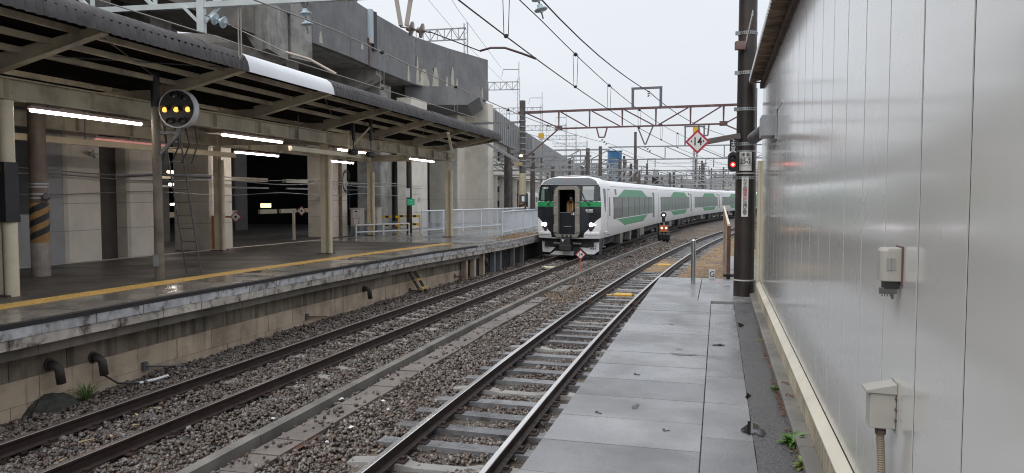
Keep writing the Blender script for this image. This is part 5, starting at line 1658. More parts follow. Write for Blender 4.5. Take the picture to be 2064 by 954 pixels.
insulator(gx(-1.9) + V3((0.05, 0, 5.58)), (.9, -.15, -.2), 2, PORC_B, .13, 'brown two disc insulator on the V bracket above the viaduct parapet')
# gantry two, rusty truss beyond the train front
G2 = thing('catenary_gantry', 'rusty red lattice gantry beam crossing the sky beyond the train front', 'gantry', (.62, 44, 0))
A2, B2 = V3((.62, 44, 0)), V3((12.9, 40.0, 0))
pole(G2, A2.x, A2.y, -.3, 8.25, .2, .17); pole(G2, B2.x, B2.y, -.3, 8.4, .2, .17)
P2 = lambda f, z: V3((A2.x + (B2.x - A2.x) * f, A2.y + (B2.y - A2.y) * f, z))
m = MB(); m.beam(P2(-.02, 7.56), P2(1, 7.56), .10, .13); m.build('chord', GRUST, G2)
m = MB(); m.beam(P2(.17, 6.56), P2(.88, 6.56), .08, .09); m.build('chord', GRUST, G2)
xs = [.17, .31, .455, .60, .745, .88]
for i, f in enumerate(xs):
    m = MB(); m.beam(P2(f, 6.56), P2(f, 7.52), .06, .06, w2=.1); m.build('vertical', GRUST, G2)
for f0, z0, f1, z1 in ((.02, 7.5, .17, 6.6), (.18, 7.5, .30, 6.6), (.32, 7.5, .445, 6.6), (.465, 7.5, .59, 6.6), (.61, 6.6, .735, 7.5), (.755, 6.6, .87, 7.5), (.89, 6.6, .99, 7.3), (.17, 6.55, 0.0, 4.75), (.88, 6.55, .99, 5.9)):
    m = MB(); m.beam(P2(f0, z0), P2(f1, z1), .07, .07); m.build('diagonal', GRUST, G2)
for f in (.17, .88):
    m = MB(); m.box(P2(f, 6.58), (.42, .03, .26), -.31); m.build('gusset', GRUST, G2)
for f, w0, w1, z in ((.365, .32, .16, 6.0), (.80, .28, .22, 5.95), (.555, .45, .03, 5.55)):
    for q in (-1, 1):
        m = MB(); m.beam(P2(f + q * w0 / 12.9, 6.6), P2(f + q * w1 / 12.9, z), .07, .07); m.build('drop_bracket', GRUST if f < .5 else STEEL_DARK, G2)
    m = MB(); m.beam(P2(f - w1 / 12.9, z), P2(f + w1 / 12.9, z), .07, .07); m.build('drop_bracket', GRUST if f < .5 else STEEL_DARK, G2)
    m = MB()
    for j in range(3): m.lathe([(.02, 0), (.09, .04), (.02, .08)], P2(f, z - .12 - j * .11) + V3((j * .12, 0, 0)), 8, axis=(.6, 0, -.7))
    m.build('string_insulator', STEEL_DARK, G2)
for q in (.50, .62):
    m = MB(); m.beam(P2(q, 7.6), P2(q, 8.62), .13, .13); m.build('top_frame', STEEL_DARK, G2)
m = MB(); m.beam(P2(.494, 8.66), P2(.626, 8.66), .12, .12); m.build('top_frame', STEEL_DARK, G2)
m = MB()
for j in range(3): m.lathe([(.02, 0), (.10, .04), (.02, .08)], P2(.567, 8.5 - j * .12), 8, axis=(.2, 0, -1))
m.build('string_insulator', STEEL_DARK, G2)
m = MB(); m.lathe([(.205, 2.75), (.21, 2.75), (.21, 4.0), (.205, 4.0)], (A2.x, A2.y, 0), 14); m.build('cream_wrap', M('cream_wrap', (.42, .37, .24), .6, var=.08), G2)
m = MB(); m.lathe([(.205, 1.55), (.212, 1.55), (.212, 2.25), (.205, 2.25)], (A2.x, A2.y, 0), 14); m.build('tiger_wrap', TIG, G2)
tiger(G2, A2.x, A2.y, .216, 1.56, 2.25, 3)
m = MB(); m.box((A2.x + .03, A2.y - .22, 2.5), (.16, .01, .3)); m.build('pole_plate', WHITE, G2)
for i in range(9):
    z = 4.4 + i * .33
    m = MB(); m.lathe([(.2, z), (.215, z), (.215, z + .05), (.2, z + .05)], (A2.x, A2.y, 0), 12); m.build('steel_band', STEEL_GREY, G2)
m = MB(); m.lathe([(.0005, 0), (.09, .03), (.09, .1), (.0005, .13)], (A2.x - .1, A2.y - .3, 4.95), 10); m.build('lit_lamp', M('yard_lamp', (1, .9, .7), .4, var=0, emit=(1, .85, .55, 3)), G2)
m = MB(); m.box((A2.x - .25, A2.y - .1, 4.55), (.5, .3, .22)); m.build('pole_switch', M('switch_buff', (.3, .24, .15), .6), G2)
m = MB(); m.beam((A2.x, A2.y, 7.0), (A2.x - 12, A2.y + 4, 7.0), .1, .12); m.build('side_beam', STEEL_FAR, G2)
m = MB(); m.beam((A2.x, A2.y, 4.6), (A2.x - 3.0, A2.y + 1, 6.3), .14, .16); m.build('stay', STEEL_GREY, G2)
# further gantries
YELS = M('yellow_sign', (.65, .38, .02), .5, var=.05)
def far_gantry(A, B, polesf, zh, zl, n, mat, lab, group='catenary gantries in the yard beyond'):
    t = thing('catenary_gantry', lab, 'gantry', (A[0], A[1], 0), group=group)
    P = truss(t, A + (0,), B + (0,), zl, zh, n, mat, .12, .08)
    for f, top in polesf:
        p = P(f, 0)
        if -2.4 < p.x - f_train(p.y) < 8: continue      # keep clear of the two tracks
        pole(t, p.x, p.y, -.35, top, .16, .13, n=10)
    return t, P
t, P = far_gantry((-10, 61.5), (7.5, 57.4), ((.02, 6.6), (.62, 7.0), (.96, 6.5)), 6.25, 5.1, 8, STEEL_GREY, 'grey lattice gantry left of the blue tower, above the train roof')
m = MB(); m.beam(P(.93, 5.1), P(.985, 3.6), .1, .1); m.build('drop_bracket', STEEL_GREY, t); m = MB(); m.beam(P(1.0, 5.1), P(.985, 3.6), .1, .1); m.build('drop_bracket', STEEL_GREY, t)
t, P = far_gantry((9.6, 74.5), (31, 68.5), ((.12, 9.0), (.98, 8)), 7.55, 6.3, 8, STEEL_FAR, 'third catenary gantry, thin grey beam passing behind the red diamond sign')
for q in (-.04, .04):
    m = MB(); m.beam(P(.375 + q, 7.6), P(.375 + q, 9.4), .12, .12); m.build('top_frame', STEEL_DARK, t)
m = MB(); m.beam(P(.33, 9.4), P(.42, 9.4), .12, .12); m.build('top_frame', STEEL_DARK, t)
labs = ['fourth catenary gantry over the yard, dark beam behind the distant red signal', 'fifth catenary gantry over the yard, smaller and greyer behind the fourth', 'sixth catenary gantry far down the yard', 'farthest catenary gantry, a thin line above the last train car']
for i, (y, x0, x1) in enumerate(((103, 8, 46), (132, 8, 60), (165, 10, 78), (205, 14, 98))):
    t, P = far_gantry((x0, y + 4), (x1, y - 6), tuple((f, 7.3 + random.uniform(-.5, .9)) for f in (.02, .25, .48, .72, .98)), 6.6 + random.uniform(-.4, .6), 5.5, 16, STEEL_FAR if i % 2 else STEEL_DARK, labs[i])
    for f in (.1, .3, .5, .7, .88):
        for q in (-.5, .5):
            m = MB(); m.beam(P(f + q / (x1 - x0), 6.7), P(f + q / (x1 - x0), 7.9), .1, .1); m.build('top_frame', STEEL_DARK, t)
        m = MB(); m.beam(P(f - .6 / (x1 - x0), 7.9), P(f + .6 / (x1 - x0), 7.9), .1, .1); m.build('top_frame', STEEL_DARK, t)
for i, (A, B, zz, hh, lab) in enumerate((((-6, 52), (5.2, 49), 5.3, .9, 'pale steel lattice gantry nearest behind the white railing'), ((1.5, 63), (10.2, 61), 4.8, 1.0, 'pale steel lattice gantry low behind the train roof'), ((2, 76), (12, 74), 5.4, 1.0, 'pale lattice gantry in the middle of the cluster left of the blue tower'),
        ((4, 90), (19, 86), 5.0, 1.1, 'pale lattice gantry behind the blue tower foot'), ((14, 84), (30, 79), 5.0, 1.0, 'pale lattice gantry low behind the leading car roof'), ((16, 92), (37, 86), 4.6, 1.1, 'pale lattice gantry low behind the second car roof'), ((22, 112), (48, 104), 5.2, 1.2, 'pale lattice gantry low behind the third car roof'), ((24, 126), (56, 116), 6.2, 1.1, 'pale lattice gantry far behind the bollard and fence'))):
    far_gantry(A, B, ((.02, zz + .5), (.22, zz + .3), (.5, zz + .3), (.98, zz + .5)), zz, zz - hh, 10, STEEL_GREY, lab, 'pale lattice gantries over the yard')
labs = ['grey lattice beam over the left yard tracks below the far viaduct', 'thin grey lattice beam further left behind the platform railing', 'low grey lattice beam crossing in front of the far viaduct piers']
for i, (A, B, zz) in enumerate((((-8, 70), (9.6, 66.5), 5.6), ((-4, 84), (12, 80), 6.6), ((-2, 98), (17, 94), 6.4))):
    far_gantry(A, B, ((.45, zz + .2), (.75, zz + .5), (1, zz + .4)), zz, zz - 1.0, 9, STEEL_GREY if i != 1 else STEEL_FAR, labs[i], 'gantries over the left yard tracks')
pt0 = None
for (x, y, top) in ((-.2, 50, 5.9), (1.6, 56, 5.9), (14.6, 96, 7.4), (26.2, 103, 7.6), (34, 120, 7.4), (39, 146, 8.2), (30, 150, 7.2), (10.5, 92, 6.6), (45, 165, 8.0), (23.6, 96, 7.6)):
    o_ = MB(); o_.tube([(x, y, -.35), (x, y, top)], .17, 10, r2=.13)
    for z in (top - .4, top - 1.1, top - 2.0): o_.beam((x - .7, y, z), (x + .7, y, z), .07, .07)
    o_ = o_.build('catenary_pole', POLE_FAR, smooth=False)
    tag(o_, 'dark slender catenary pole with cross arms far away in the yard', 'pole', 'catenary poles far away in the yard')
# masts on the viaduct
for i, (x, y) in enumerate(((-7.9, 37.5), (-4.1, 67), (.85, 98), (5.0, 126), (11.3, 157), (15.6, 183), (20.8, 208))):
    t = thing('viaduct_mast', 'lattice overhead line mast with a truss arm on the viaduct, ' + ['', 'nearest one behind the parapet', 'first past the parapet corner', 'second past the parapet corner', 'third past the parapet corner', 'fourth past the corner, small', 'farthest and smallest'][i] if i else 'lattice mast on the viaduct parapet at the top edge, above the pale blue pipe', 'mast', (x, y, 9.2), group='masts on the viaduct' if i else None)
    for dx in (-.16, .16):
        for dy in (-.16, .16):
            m = MB(); m.beam((x + dx, y + dy, 9.2), (x + dx, y + dy, 18.0), .06, .06); m.build('mast_leg', STEEL_FAR, t)
    m = MB()
    for k in range(22):
        z = 9.3 + k * .4; s_ = 1 if k % 2 else -1
        m.beam((x - .16 * s_, y - .16, z), (x + .16 * s_, y - .16, z + .4), .03, .03)
        m.beam((x - .16, y - .16 * s_, z), (x - .16, y + .16 * s_, z + .4), .03, .03)
    m.build('mast_lacing', STEEL_FAR, t, kind='stuff')
    if i == 0: continue
    L_ = 9.5 if i > 1 else 5.2
    truss(t, (x - L_, y + 1.2, 0), (x, y, 0), 16.6, 17.6, 12 if i > 1 else 8, STEEL_FAR, .1, .06, False)
    if i > 1:
        m = MB(); m.tube([(x + .05, y, 18), (x + .05, y, 20.2)], .05, 6); m.tube([(x - 2.0, y, 19.2), (x, y, 19.2)], .05, 6); m.tube([(x - 2.0, y, 19.2), (x - 2.2, y, 18.2)], .03, 6); m.build('top_bracket', STEEL_FAR, t)

# ---------------------------------------------------------------- wires
def wire(name, pts, r, lab, mat=WIRE, cat='overhead wire', droppers=None, n=5):
    t = thing(name, lab, cat, pts[0])
    m = MB(); m.tube(pts, r, n); m.build('wire', mat, t)
    for a, b_ in droppers or []:
        for q in (-.055, .055):
            m = MB(); m.tube([V3(a) + V3((q, 0, 0)), V3(b_) + V3((q * .6, 0, 0))], .006, 4); m.build('dropper', mat, t)
        m = MB(); m.lathe([(.0005, -.05), (.045, -.02), (.045, .02), (.0005, .05)], a, 8); m.lathe([(.0005, -.03), (.03, -.02), (.03, .03), (.0005, .04)], b_, 8); m.build('dropper_clamp', BLACK, t)
    return t
def along(path, s0, s1, off, zf, st=2.0):
    return [path.at(s, off if not callable(off) else off(s)) + (zf(s),) for s in np.arange(s0, s1 + .01, st)]
sg1, sg2 = PN.s_at_y(13.2), PN.s_at_y(41.6)
def sagz(z, sag):
    return lambda s: z - sag * math.sin(PI * ((s - sg1) % (sg2 - sg1)) / (sg2 - sg1))
offn = lambda s: -.42
zc, zm = (lambda s: 5.06), sagz(5.82, .12)
dps = []
for s in (sg1 - 4.2, sg1 - 1.9, PN.s_at_y(16.6), PN.s_at_y(20.9), PN.s_at_y(26.5), PN.s_at_y(32), PN.s_at_y(37)):
    dps.append((PN.at(s, offn(s)) + (zm(s),), PN.at(s, offn(s)) + (zc(s),)))
wire('contact_wire', along(PN, -4, 150, offn, zc), .011, 'contact wire over the empty near track, lowest of the wires crossing the sky')
wire('messenger_wire', along(PN, -4, 150, offn, zm), .010, 'thin messenger wire over the near track with a ball clamp and droppers', droppers=dps)
fp = []
for y in np.arange(2, 200, 3.0):
    s = PN.s_at_y(y); fp.append(PN.at(s, -2.15 - .5 * min(1, y / 45)) + (8.45 - .25 * math.sin(PI * ((y - 12) % 29) / 29),))
wire('feeder_wire', fp, .024, 'thick dark feeder wire, highest and rightmost wire crossing the sky')
st1, st2 = PT.s_at_y(13.7), PT.s_at_y(43)
zt = lambda s: 5.62 - .25 * math.sin(PI * ((s - st1) % (st2 - st1)) / (st2 - st1))
dps = [(PT.at(s, 0) + (zt(s),), PT.at(s, 0) + (4.83,)) for s in (PT.s_at_y(15.4), PT.s_at_y(19.5), PT.s_at_y(24), PT.s_at_y(29))]
wire('messenger_wire', along(PT, 2, 190, 0, zt), .013, 'grey messenger wire over the train track passing in front of the viaduct', WIRE_L, droppers=dps)
wire('contact_wire', along(PT, 2, 190, 0, lambda s: 4.83), .009, 'contact wire over the train track just above the canopy eave', WIRE_L)
# pull-off arms at the near gantry
pn = V3(PN.at(sg1, offn(sg1)) + (5.06,))
arm = [pn, pn + V3((-.25, .04, .10)), pn + V3((-.55, .1, .21)), pn + V3((-.8, .15, .22)), pn + V3((-1.0, .18, .17))]
t = thing('pull_off_arm', 'curved dark pull off pipe holding the near contact wire', 'registration arm', tuple(pn))
m = MB(); m.tube(arm, .02, 8); m.build('arm_pipe', M('arm_brown', (.10, .055, .05), .5, .2), t, smooth=True)
m = MB(); m.tube([arm[-1], gx(-1.45) + V3((0, 0, 5.50))], .01, 6); m.build('arm_wire', WIRE, t)
ptt = V3(PT.at(st1 - .1, 0) + (4.84,))
t = thing('pull_off_arm', 'straight pale pull off arm holding the train track contact wire above the canopy', 'registration arm', tuple(ptt))
m = MB(); m.tube([ptt, ptt + V3((-.5, .1, .28)), ptt + V3((-.95, .16, .42))], .024, 8); m.build('arm_pipe', M('arm_cream', (.4, .33, .28), .5), t)
m = MB(); m.tube([ptt + V3((-.95, .16, .42)), gx(-5.2) + V3((0, 0, 5.78))], .008, 6); m.build('arm_wire', WIRE_L, t)
for i, (a, b_, z0, z1) in enumerate((((-5.5, 20), (-1, 70), 14.2, 14.6), ((-8.5, 26), (.5, 98), 16, 16))):
    wire('viaduct_wire', [(a[0], a[1], z0), ((a[0] + b_[0]) / 2, (a[1] + b_[1]) / 2, (z0 + z1) / 2 - .6), (b_[0], b_[1], z1)], .012, ['thin wire above the viaduct parapet, lower one', 'thin wire above the viaduct parapet, upper one'][i])
for i, off in enumerate((4.2, 8.2, -7.5)):
    base = PN if off > 0 else PT
    wire('contact_wire', along(base, 60, 200, off, lambda s: 5.1, 6), .016, ['distant contact wire over the first yard track right of ours', 'distant contact wire over the outer yard track', 'distant contact wire left of the train in the yard'][i])

for i in range(9):
    y0 = 62 + i * 12; x0 = f_train(y0) - 14 + (i % 3) * 3; x1 = f_train(y0) + 24 + (i % 4) * 4; z = 5.2 + (i * .73) % 2.2
    wire('span_wire', [(x0, y0 + 3, z), ((x0 + x1) / 2, y0, z - .45), (x1, y0 - 4, z + .1)], .018, ['lowest thin span wire across the yard just beyond the rusty gantry', 'second thin span wire across the yard', 'third thin span wire across the yard', 'fourth thin span wire across the yard', 'fifth thin span wire across the yard', 'sixth thin span wire across the yard', 'seventh thin span wire across the yard', 'eighth thin span wire across the yard', 'farthest thin span wire across the yard'][i], STEEL_FAR)
# ---------------------------------------------------------------- signs and signals at the brown pole
SIGNW = M('sign_white', (.68, .68, .66), .45, var=.03)
SIGNR = M('sign_red', (.42, .035, .06), .45, var=.05)
cdir = V3((-.295, -.955, 0)); cx = V3((.955, -.295, 0)); Zu = V3((0, 0, 1))
def diamond(name, lab, c, r, th, txt, group=None, n=cdir, x=cx, post=None, size=.62):
    t = thing(name, lab, 'stop marker sign', c if post is None else post, group=group)
    c = V3(c)
    for nm, rr_, o0, o1, mt in (('sign_border', r, 0, th, SIGNR), ('sign_face', r * .77, th, th + .003, SIGNW)):
        m = MB(); m.loft([[c + x * math.cos(a) * rr_ + Zu * math.sin(a) * rr_ + n * o for a in (0, PI / 2, PI, 3 * PI / 2)] for o in (o0, o1)]); m.build(nm, mt, t)
    if txt: text('sign_lettering', txt, r * size, TXT_K, c + n * (th + .0045), x, Zu, t, sx=.8, bold=.003)
    return t
t = diamond('diamond_sign', 'large red bordered white diamond sign reading 14, on an arm left of the brown pole', (2.97, 11.98, 3.5), .195, .02, '·14·', size=.95)
m = MB(); m.beam((3.06, 11.99, 3.49), (3.66, 12.02, 3.60), .05, .09); m.build('sign_arm', M('arm_grey', (.17, .15, .14), .5, .2), t)
t = thing('repeater_signal', 'small black oval signal glowing red beside the brown pole', 'signal', (3.55, 12.0, 3.17))
def oval(c, w_, h_, n, x, d0, d1):
    pts = []
    r = w_ / 2
    for a in np.linspace(0, PI, 9): pts.append((r * math.cos(a), h_ / 2 - r + r * math.sin(a)))
    for a in np.linspace(PI, 2 * PI, 9): pts.append((r * math.cos(a), -h_ / 2 + r + r * math.sin(a)))
    m = MB(); m.loft([[V3(c) + x * p + Zu * q + n * d for p, q in pts] for d in (d0, d1)]); return m
oval((3.55, 12.0, 3.18), .165, .32, cdir, cx, 0, .03).build('signal_plate', BLACK, t)
REDL = M('red_lamp', (1, .1, .05), .3, var=0, emit=(1, .03, .025, .9))
REDC = M('red_lamp_core', (1, .6, .5), .3, var=0, emit=(1, .45, .35, 2))
pc = V3((3.55, 12.0, 3.135)) + cdir * .032
m = MB(); m.lathe([(.042, 0), (.042, .008), (.02, .016), (.0005, .018)], pc, 14, axis=cdir); m.build('red_lamp', REDL, t)
m = MB(); m.lathe([(.022, .016), (.02, .022), (.0005, .024)], pc, 12, axis=cdir); m.build('lamp_core', REDC, t)
for z in (3.135, 3.23):
    m = MB(); m.loft([[V3((3.55, 12, z)) + cdir * h + (cx * math.cos(a) + Zu * math.sin(a)) * r_ for a, r_ in [(q, .058) for q in np.linspace(-.2, PI + .2, 9)] + [(q, .052) for q in np.linspace(PI + .2, -.2, 9)]] for h in (.03, .12)]); m.build('lamp_hood', BLACK, t)
m = MB(); m.lathe([(.04, 0), (.04, .008), (.0005, .012)], V3((3.55, 12, 3.23)) + cdir * .03, 12, axis=cdir); m.build('dark_lamp', LENS, t)
m = MB(); m.beam(V3((3.55, 12.02, 3.2)), V3((3.74, 12.1, 3.2)), .04, .06); m.build('signal_bracket', BLACK, t)
t = thing('name_plate', 'small black plate with white characters above the oval red signal', 'sign', (3.55, 12.0, 3.44))
m = MB(); m.loft([[V3((3.55, 12, 3.45)) + cx * a + Zu * b_ + cdir * d for a, b_ in ((-.055, -.105), (.055, -.105), (.055, .105), (-.055, .105))] for d in (0, .012)]); m.build('plate', BLACK, t)
text('plate_lettering', '上\n大\n宮', .072, TXT_W, V3((3.55, 12, 3.447)) + cdir * .0135, cx, Zu, t, line=.9)
def pole_sign(name, lab, zc_, w_, h_, rows, mat=SIGNW):
    t = thing(name, lab, 'sign', tuple(V3((RPp.x, RPp.y, zc_)) + cdir * .17))
    R_ = rp(zc_) + .012
    hx = w_ / 2
    base = V3((RPp.x, RPp.y, 0))
    ang0 = math.atan2(cdir.y, cdir.x)
    off = .02
    m = MB(); rings = []
    for d in (0, .003):
        pass
    pts = []
    for i in range(9):
        a = ang0 - off + (i / 8 - .5) * w_ / R_
        pts.append(a)
    lo_ = [base + V3((math.cos(a) * R_, math.sin(a) * R_, zc_ - h_ / 2)) for a in pts]
    m.loft([[V3((base.x + math.cos(a) * R_, base.y + math.sin(a) * R_, zc_ - h_ / 2)), V3((base.x + math.cos(a) * R_, base.y + math.sin(a) * R_, zc_ + h_ / 2)), V3((base.x + math.cos(a) * (R_ - .004), base.y + math.sin(a) * (R_ - .004), zc_ + h_ / 2)), V3((base.x + math.cos(a) * (R_ - .004), base.y + math.sin(a) * (R_ - .004), zc_ - h_ / 2))] for a in pts])
    m.build('sign_plate', mat, t)
    fc = base + V3((math.cos(ang0 - off), math.sin(ang0 - off), 0)) * (R_ + .002)
    nx_ = V3((math.cos(ang0 - off), math.sin(ang0 - off), 0)); tx = V3((-nx_.y, nx_.x, 0))
    return t, fc, tx, nx_
t, fc, tx, nn_ = pole_sign('pole_number_sign', 'white number plate 25-2 on the brown pole', 3.19, .20, .30, None)
text('plate_lettering', '横 副', .062, TXT_K, fc + Zu * 3.295, tx, Zu, t)
text('plate_number', '25-2', .115, TXT_K, fc + Zu * 3.19, tx, Zu, t, sx=.82, bold=.002)
m = MB(); m.loft([[fc + tx * a + Zu * b_ + nn_ * d for a, b_ in ((-.09, 3.252), (.09, 3.252), (.09, 3.256), (-.09, 3.256))] for d in (0, .002)]); m.loft([[fc + tx * a + Zu * b_ + nn_ * d for a, b_ in ((-.09, 3.115), (.09, 3.115), (.09, 3.119), (-.09, 3.119))] for d in (0, .002)]); m.build('plate_rule', TXT_K, t)
t, fc, tx, nn_ = pole_sign('warning_strip', 'tall white strip with vertical black and red characters on the brown pole', 2.62, .105, .64, None)
chars = 'これより先関係者以外の通行を禁ず'
for i, ch in enumerate(chars):
    text('strip_character', ch, .041, TXT_R if 5 <= i <= 9 else TXT_K, fc + Zu * (2.917 - i * .0385), tx, Zu, t, sx=1.75)

# small objects by the far track
def ground_z(): return -.2
t = diamond('diamond_marker', 'small diamond marker reading 14 on a short rusty post before the train', (2.45, 26.5, .56), .185, .02, '14', post=(2.45, 26.56, -.22), x=V3((1, -.05, 0)), n=V3((-.05, -1, 0)), size=1.0)
m = MB(); m.beam((2.45, 26.56, -.25), (2.45, 26.56, .46), .06, .04); m.build('marker_post', M('salmon_post', (.42, .17, .11), .6, var=.15, scale=8), t)
t = thing('shunting_signal', 'low shunting signal with a white lamp above an orange box with two lit lamps', 'signal', (9.4, 46, -.2))
ex, en = V3((.98, -.2, 0)), V3((-.2, -.98, 0))
c = V3((9.4, 46, 0))
m = MB()
for q in (-.22, 0, .22):
    m.lathe([(.05, -.25), (.16, -.05), (.18, .25), (.1, .4)], c + ex * q + V3((0, .05 * q, .05)), 10)
m.build('signal_base', BLACK, t)
m = MB(); m.box(c + V3((0, 0, .66)), (.52, .3, .42), -.2); m.build('lamp_box', M('orange_brown', (.28, .09, .04), .5, var=.1, emit=(1, .25, .08, .05)), t)
for q in (-.13, .13):
    m = MB(); m.lathe([(.06, 0), (.06, .02), (.0005, .05)], c + V3((0, 0, .70)) + ex * q + en * .16, 12, axis=en); m.build('lit_lamp', M('warm_lamp', (1, .8, .5), .3, var=0, emit=(1, .72, .38, 2.5)), t)
m = MB(); m.beam(c + V3((0, 0, .85)), c + V3((0, 0, 1.3)), .08, .08); m.build('signal_post', STEEL_GREY, t)
m = MB(); m.lathe([(.18, 0), (.18, .1), (.12, .1)], c + V3((-.03, 0, 1.5)), 16, axis=en); m.build('signal_head', BLACK, t)
m = MB(); m.box(c + V3((-.03, 0, 1.2)), (.2, .16, .26), -.2); m.build('signal_head', BLACK, t)
m = MB(); m.lathe([(.065, .1), (.06, .12), (.0005, .13)], c + V3((-.03, 0, 1.5)), 12, axis=en); m.build('white_lamp', M('white_lamp', (1, 1, 1), .3, var=0, emit=(.9, .93, 1, 2)), t)
t = thing('colour_light_signal', 'distant red colour light signal above the train roof', 'signal', (17, 89, 0))
pole(t, 17.0, 89, -.3, 5.9, .09, .09, STEEL_DARK)
m = MB(); m.box((17, 88.8, 4.35), (.62, .25, 1.5)); m.build('signal_head', BLACK, t)
m = MB(); m.lathe([(.16, 0), (.15, .03), (.0005, .05)], (17, 88.66, 3.95), 12, axis=(0, -1, 0)); m.build('red_lamp', REDL, t)
m = MB(); m.box((17, 88.8, 5.4), (.5, .1, .6)); m.build('number_plate', STEEL_GREY, t)
for (x, y, z, w_, lab) in ((-.02 * 60 + 4.4, 82, 9.3, .62, 'yellow square sign hanging by the rusty brace of the lattice gantry'), (19.1, 77.5, 9.55, .75, 'yellow square sign just above the red diamond sign')):
    m = MB(); m.box((x, y, z), (w_, .08, w_ * .9)); m.beam((x, y, z), (x, y + .3, z - 1.5), .08, .08)
    tag(m.build('yellow_sign', YELS), lab, 'sign')
for i, (x, y, a, lab) in enumerate(((3.07, 21.0, PN, 'yellow track beacon between the near rails, closest one'), (5.99, 30.3, PN, 'yellow track beacon between the near rails, further one'), (1.42, 29.2, PT, 'pale yellow track beacon right in front of the train'))):
    s = a.s_at_y(y); an = a.ang(s)
    t = thing('track_beacon', lab, 'track beacon', a.at(s) + (-.17,), an)
    q_ = MB(); q_.loft([[(x_ * k, y_ * k, z) for x_, y_ in ((-.26, -.15), (.26, -.15), (.26, .15), (-.26, .15))] for z, k in ((-.04, 1), (.03, 1), (.055, .85))]); q_.build('beacon_case', M('beacon_yellow', (.55, .33, .04), .45, var=.12, scale=9, col2=(.35, .2, .05), cov=.3) if i < 2 else CREAM, t, world=False)
    for dx in (-.42, .42):
        m = MB(); m.box((dx, .02, -.02), (.2, .2, .05)); m.build('beacon_foot', M('beacon_foot', (.45, .30, .09), .5, var=.2, scale=9), t, world=False)
# ---------------------------------------------------------------- railings, cabinets and signs at the platform end
RAILW = M('railing_white', (.72, .76, .82), .4, var=.05)
def railing(A, B, z, h, lab, group, posts=2.05, gap=.1):
    t = thing('railing', lab, 'railing', (A[0], A[1], z), group=group)
    A = V3((A[0], A[1], z)); B = V3((B[0], B[1], z)); L_ = (B - A).length; d = (B - A) / L_
    for zz, r_ in ((h, .03), (h - .02 - (h - .2), .02), (.16, .022)):
        if zz == h - .02 - (h - .2): continue
        m = MB(); m.tube([A + Zu * zz, B + Zu * zz], r_, 8); m.build('rail', RAILW, t)
    m = MB(); m.tube([(0, 0, .16), (0, 0, h)], .0125, 5); o_ = m.build('baluster', RAILW); me = o_.data; bpy.data.objects.remove(o_)
    n = int(L_ / gap)
    for i in range(n + 1):
        put('baluster', me, A + d * (i * L_ / n), 0, t)
    n = int(round(L_ / posts))
    for i in range(n + 1):
        m = MB(); m.tube([A + d * (i * L_ / n), A + d * (i * L_ / n) + Zu * (h + .03)], .038, 8); m.build('post', RAILW, t)
railing((-4.13, 34.0), (.9, 44.2), .92, 1.05, 'long white railing at the back of the open platform end', 'white railings at the platform end')
railing((-.43, 32.3), (1.5, 39.6), .92, 1.05, 'shorter white railing nearer the train at the platform end', 'white railings at the platform end')
t = thing('low_fence', 'low white two rail fence between the cabinets and the dark pole', 'fence', (-6.55, 31.5, .92))
A, B = V3((-6.6, 31.5, .92)), V3((-4.65, 33.6, .92))
for z in (.2, .5): m = MB(); m.tube([A + Zu * z, B + Zu * z], .03, 8); m.build('rail', WHITE, t)
for f in (0, .5, 1): m = MB(); p = A.lerp(B, f); m.tube([p, p + Zu * .52], .035, 8); m.build('post', WHITE, t)
CABM = M('cabinet_cream', (.50, .47, .40), .5, var=.06, col2=(.36, .33, .27), cov=.25)
CABB = M('cabinet_plinth', (.17, .20, .21), .6, var=.1)
for i, (x, y, lab) in enumerate(((-6.85, 33.0, 'grey cream electrical cabinet left of the far cream column, nearer one'), (-6.35, 34.6, 'grey cream electrical cabinet just left of the far cream column, further one'))):
    t = thing('electrical_cabinet', lab, 'cabinet', (x, y, .92), -.3, 'electrical cabinets behind the platform')
    m = MB(); m.box((0, 0, .2), (.42, .42, .4)); m.build('plinth', CABB, t, world=False)
    m = MB(); m.box((0, 0, .78), (.44, .44, .76)); m.build('case', CABM, t, world=False, bevel=.01)
    m = MB(); m.box((0, 0, 1.18), (.5, .5, .05)); m.build('lid', CABM, t, world=False)
    m = MB(); m.box((.04, -.226, .95), (.3, .012, .36)); m.build('door', WHITE, t, world=False)
    m = MB(); m.box((.04, -.226, .60), (.2, .012, .26)); m.build('door', WHITE, t, world=False)
    m = MB(); m.box((.06, -.236, 1.05), (.14, .01, .05)); m.box((.1, -.24, .86), (.04, .02, .05)); m.build('handle', BLACK, t, world=False)
for i, (x, y) in enumerate(((-5.3, 38.5), (-6.2, 37.4))):
    t = thing('barrier_board', ['black and yellow striped barrier frame behind the low white fence, right one', 'black and yellow striped barrier frame behind the low white fence, left one'][i], 'barrier', (x, y, .9))
    for z in (.3, .72):
        for k in range(6):
            m = MB(); m.box((x - .42 + k * .17, y, .9 + z), (.17, .04, .11)); m.build('barrier_bar', YELS if k % 2 else BLACK, t)
    for q in (-.52, .52): m = MB(); m.beam((x + q, y, .88), (x + q, y, 1.7), .06, .05); m.build('barrier_leg', YELS, t)
t = thing('station_pole', 'dark brown pole carrying a green exit sign at the end of the low fence', 'pole', (-4.76, 34.5, .9))
pole(t, -4.76, 34.5, .9, 6.2, .13, .12, POLE)
gs = thing('exit_sign', 'small green and white running figure exit sign on the dark station pole', 'sign', (-4.66, 34.35, 2.4))
m = MB(); m.box((-4.66, 34.35, 2.38), (.34, .02, .3)); m.build('sign_board', M('exit_green', (.02, .33, .17), .4, var=.04, emit=(.02, .5, .25, .15)), gs)
m = MB()
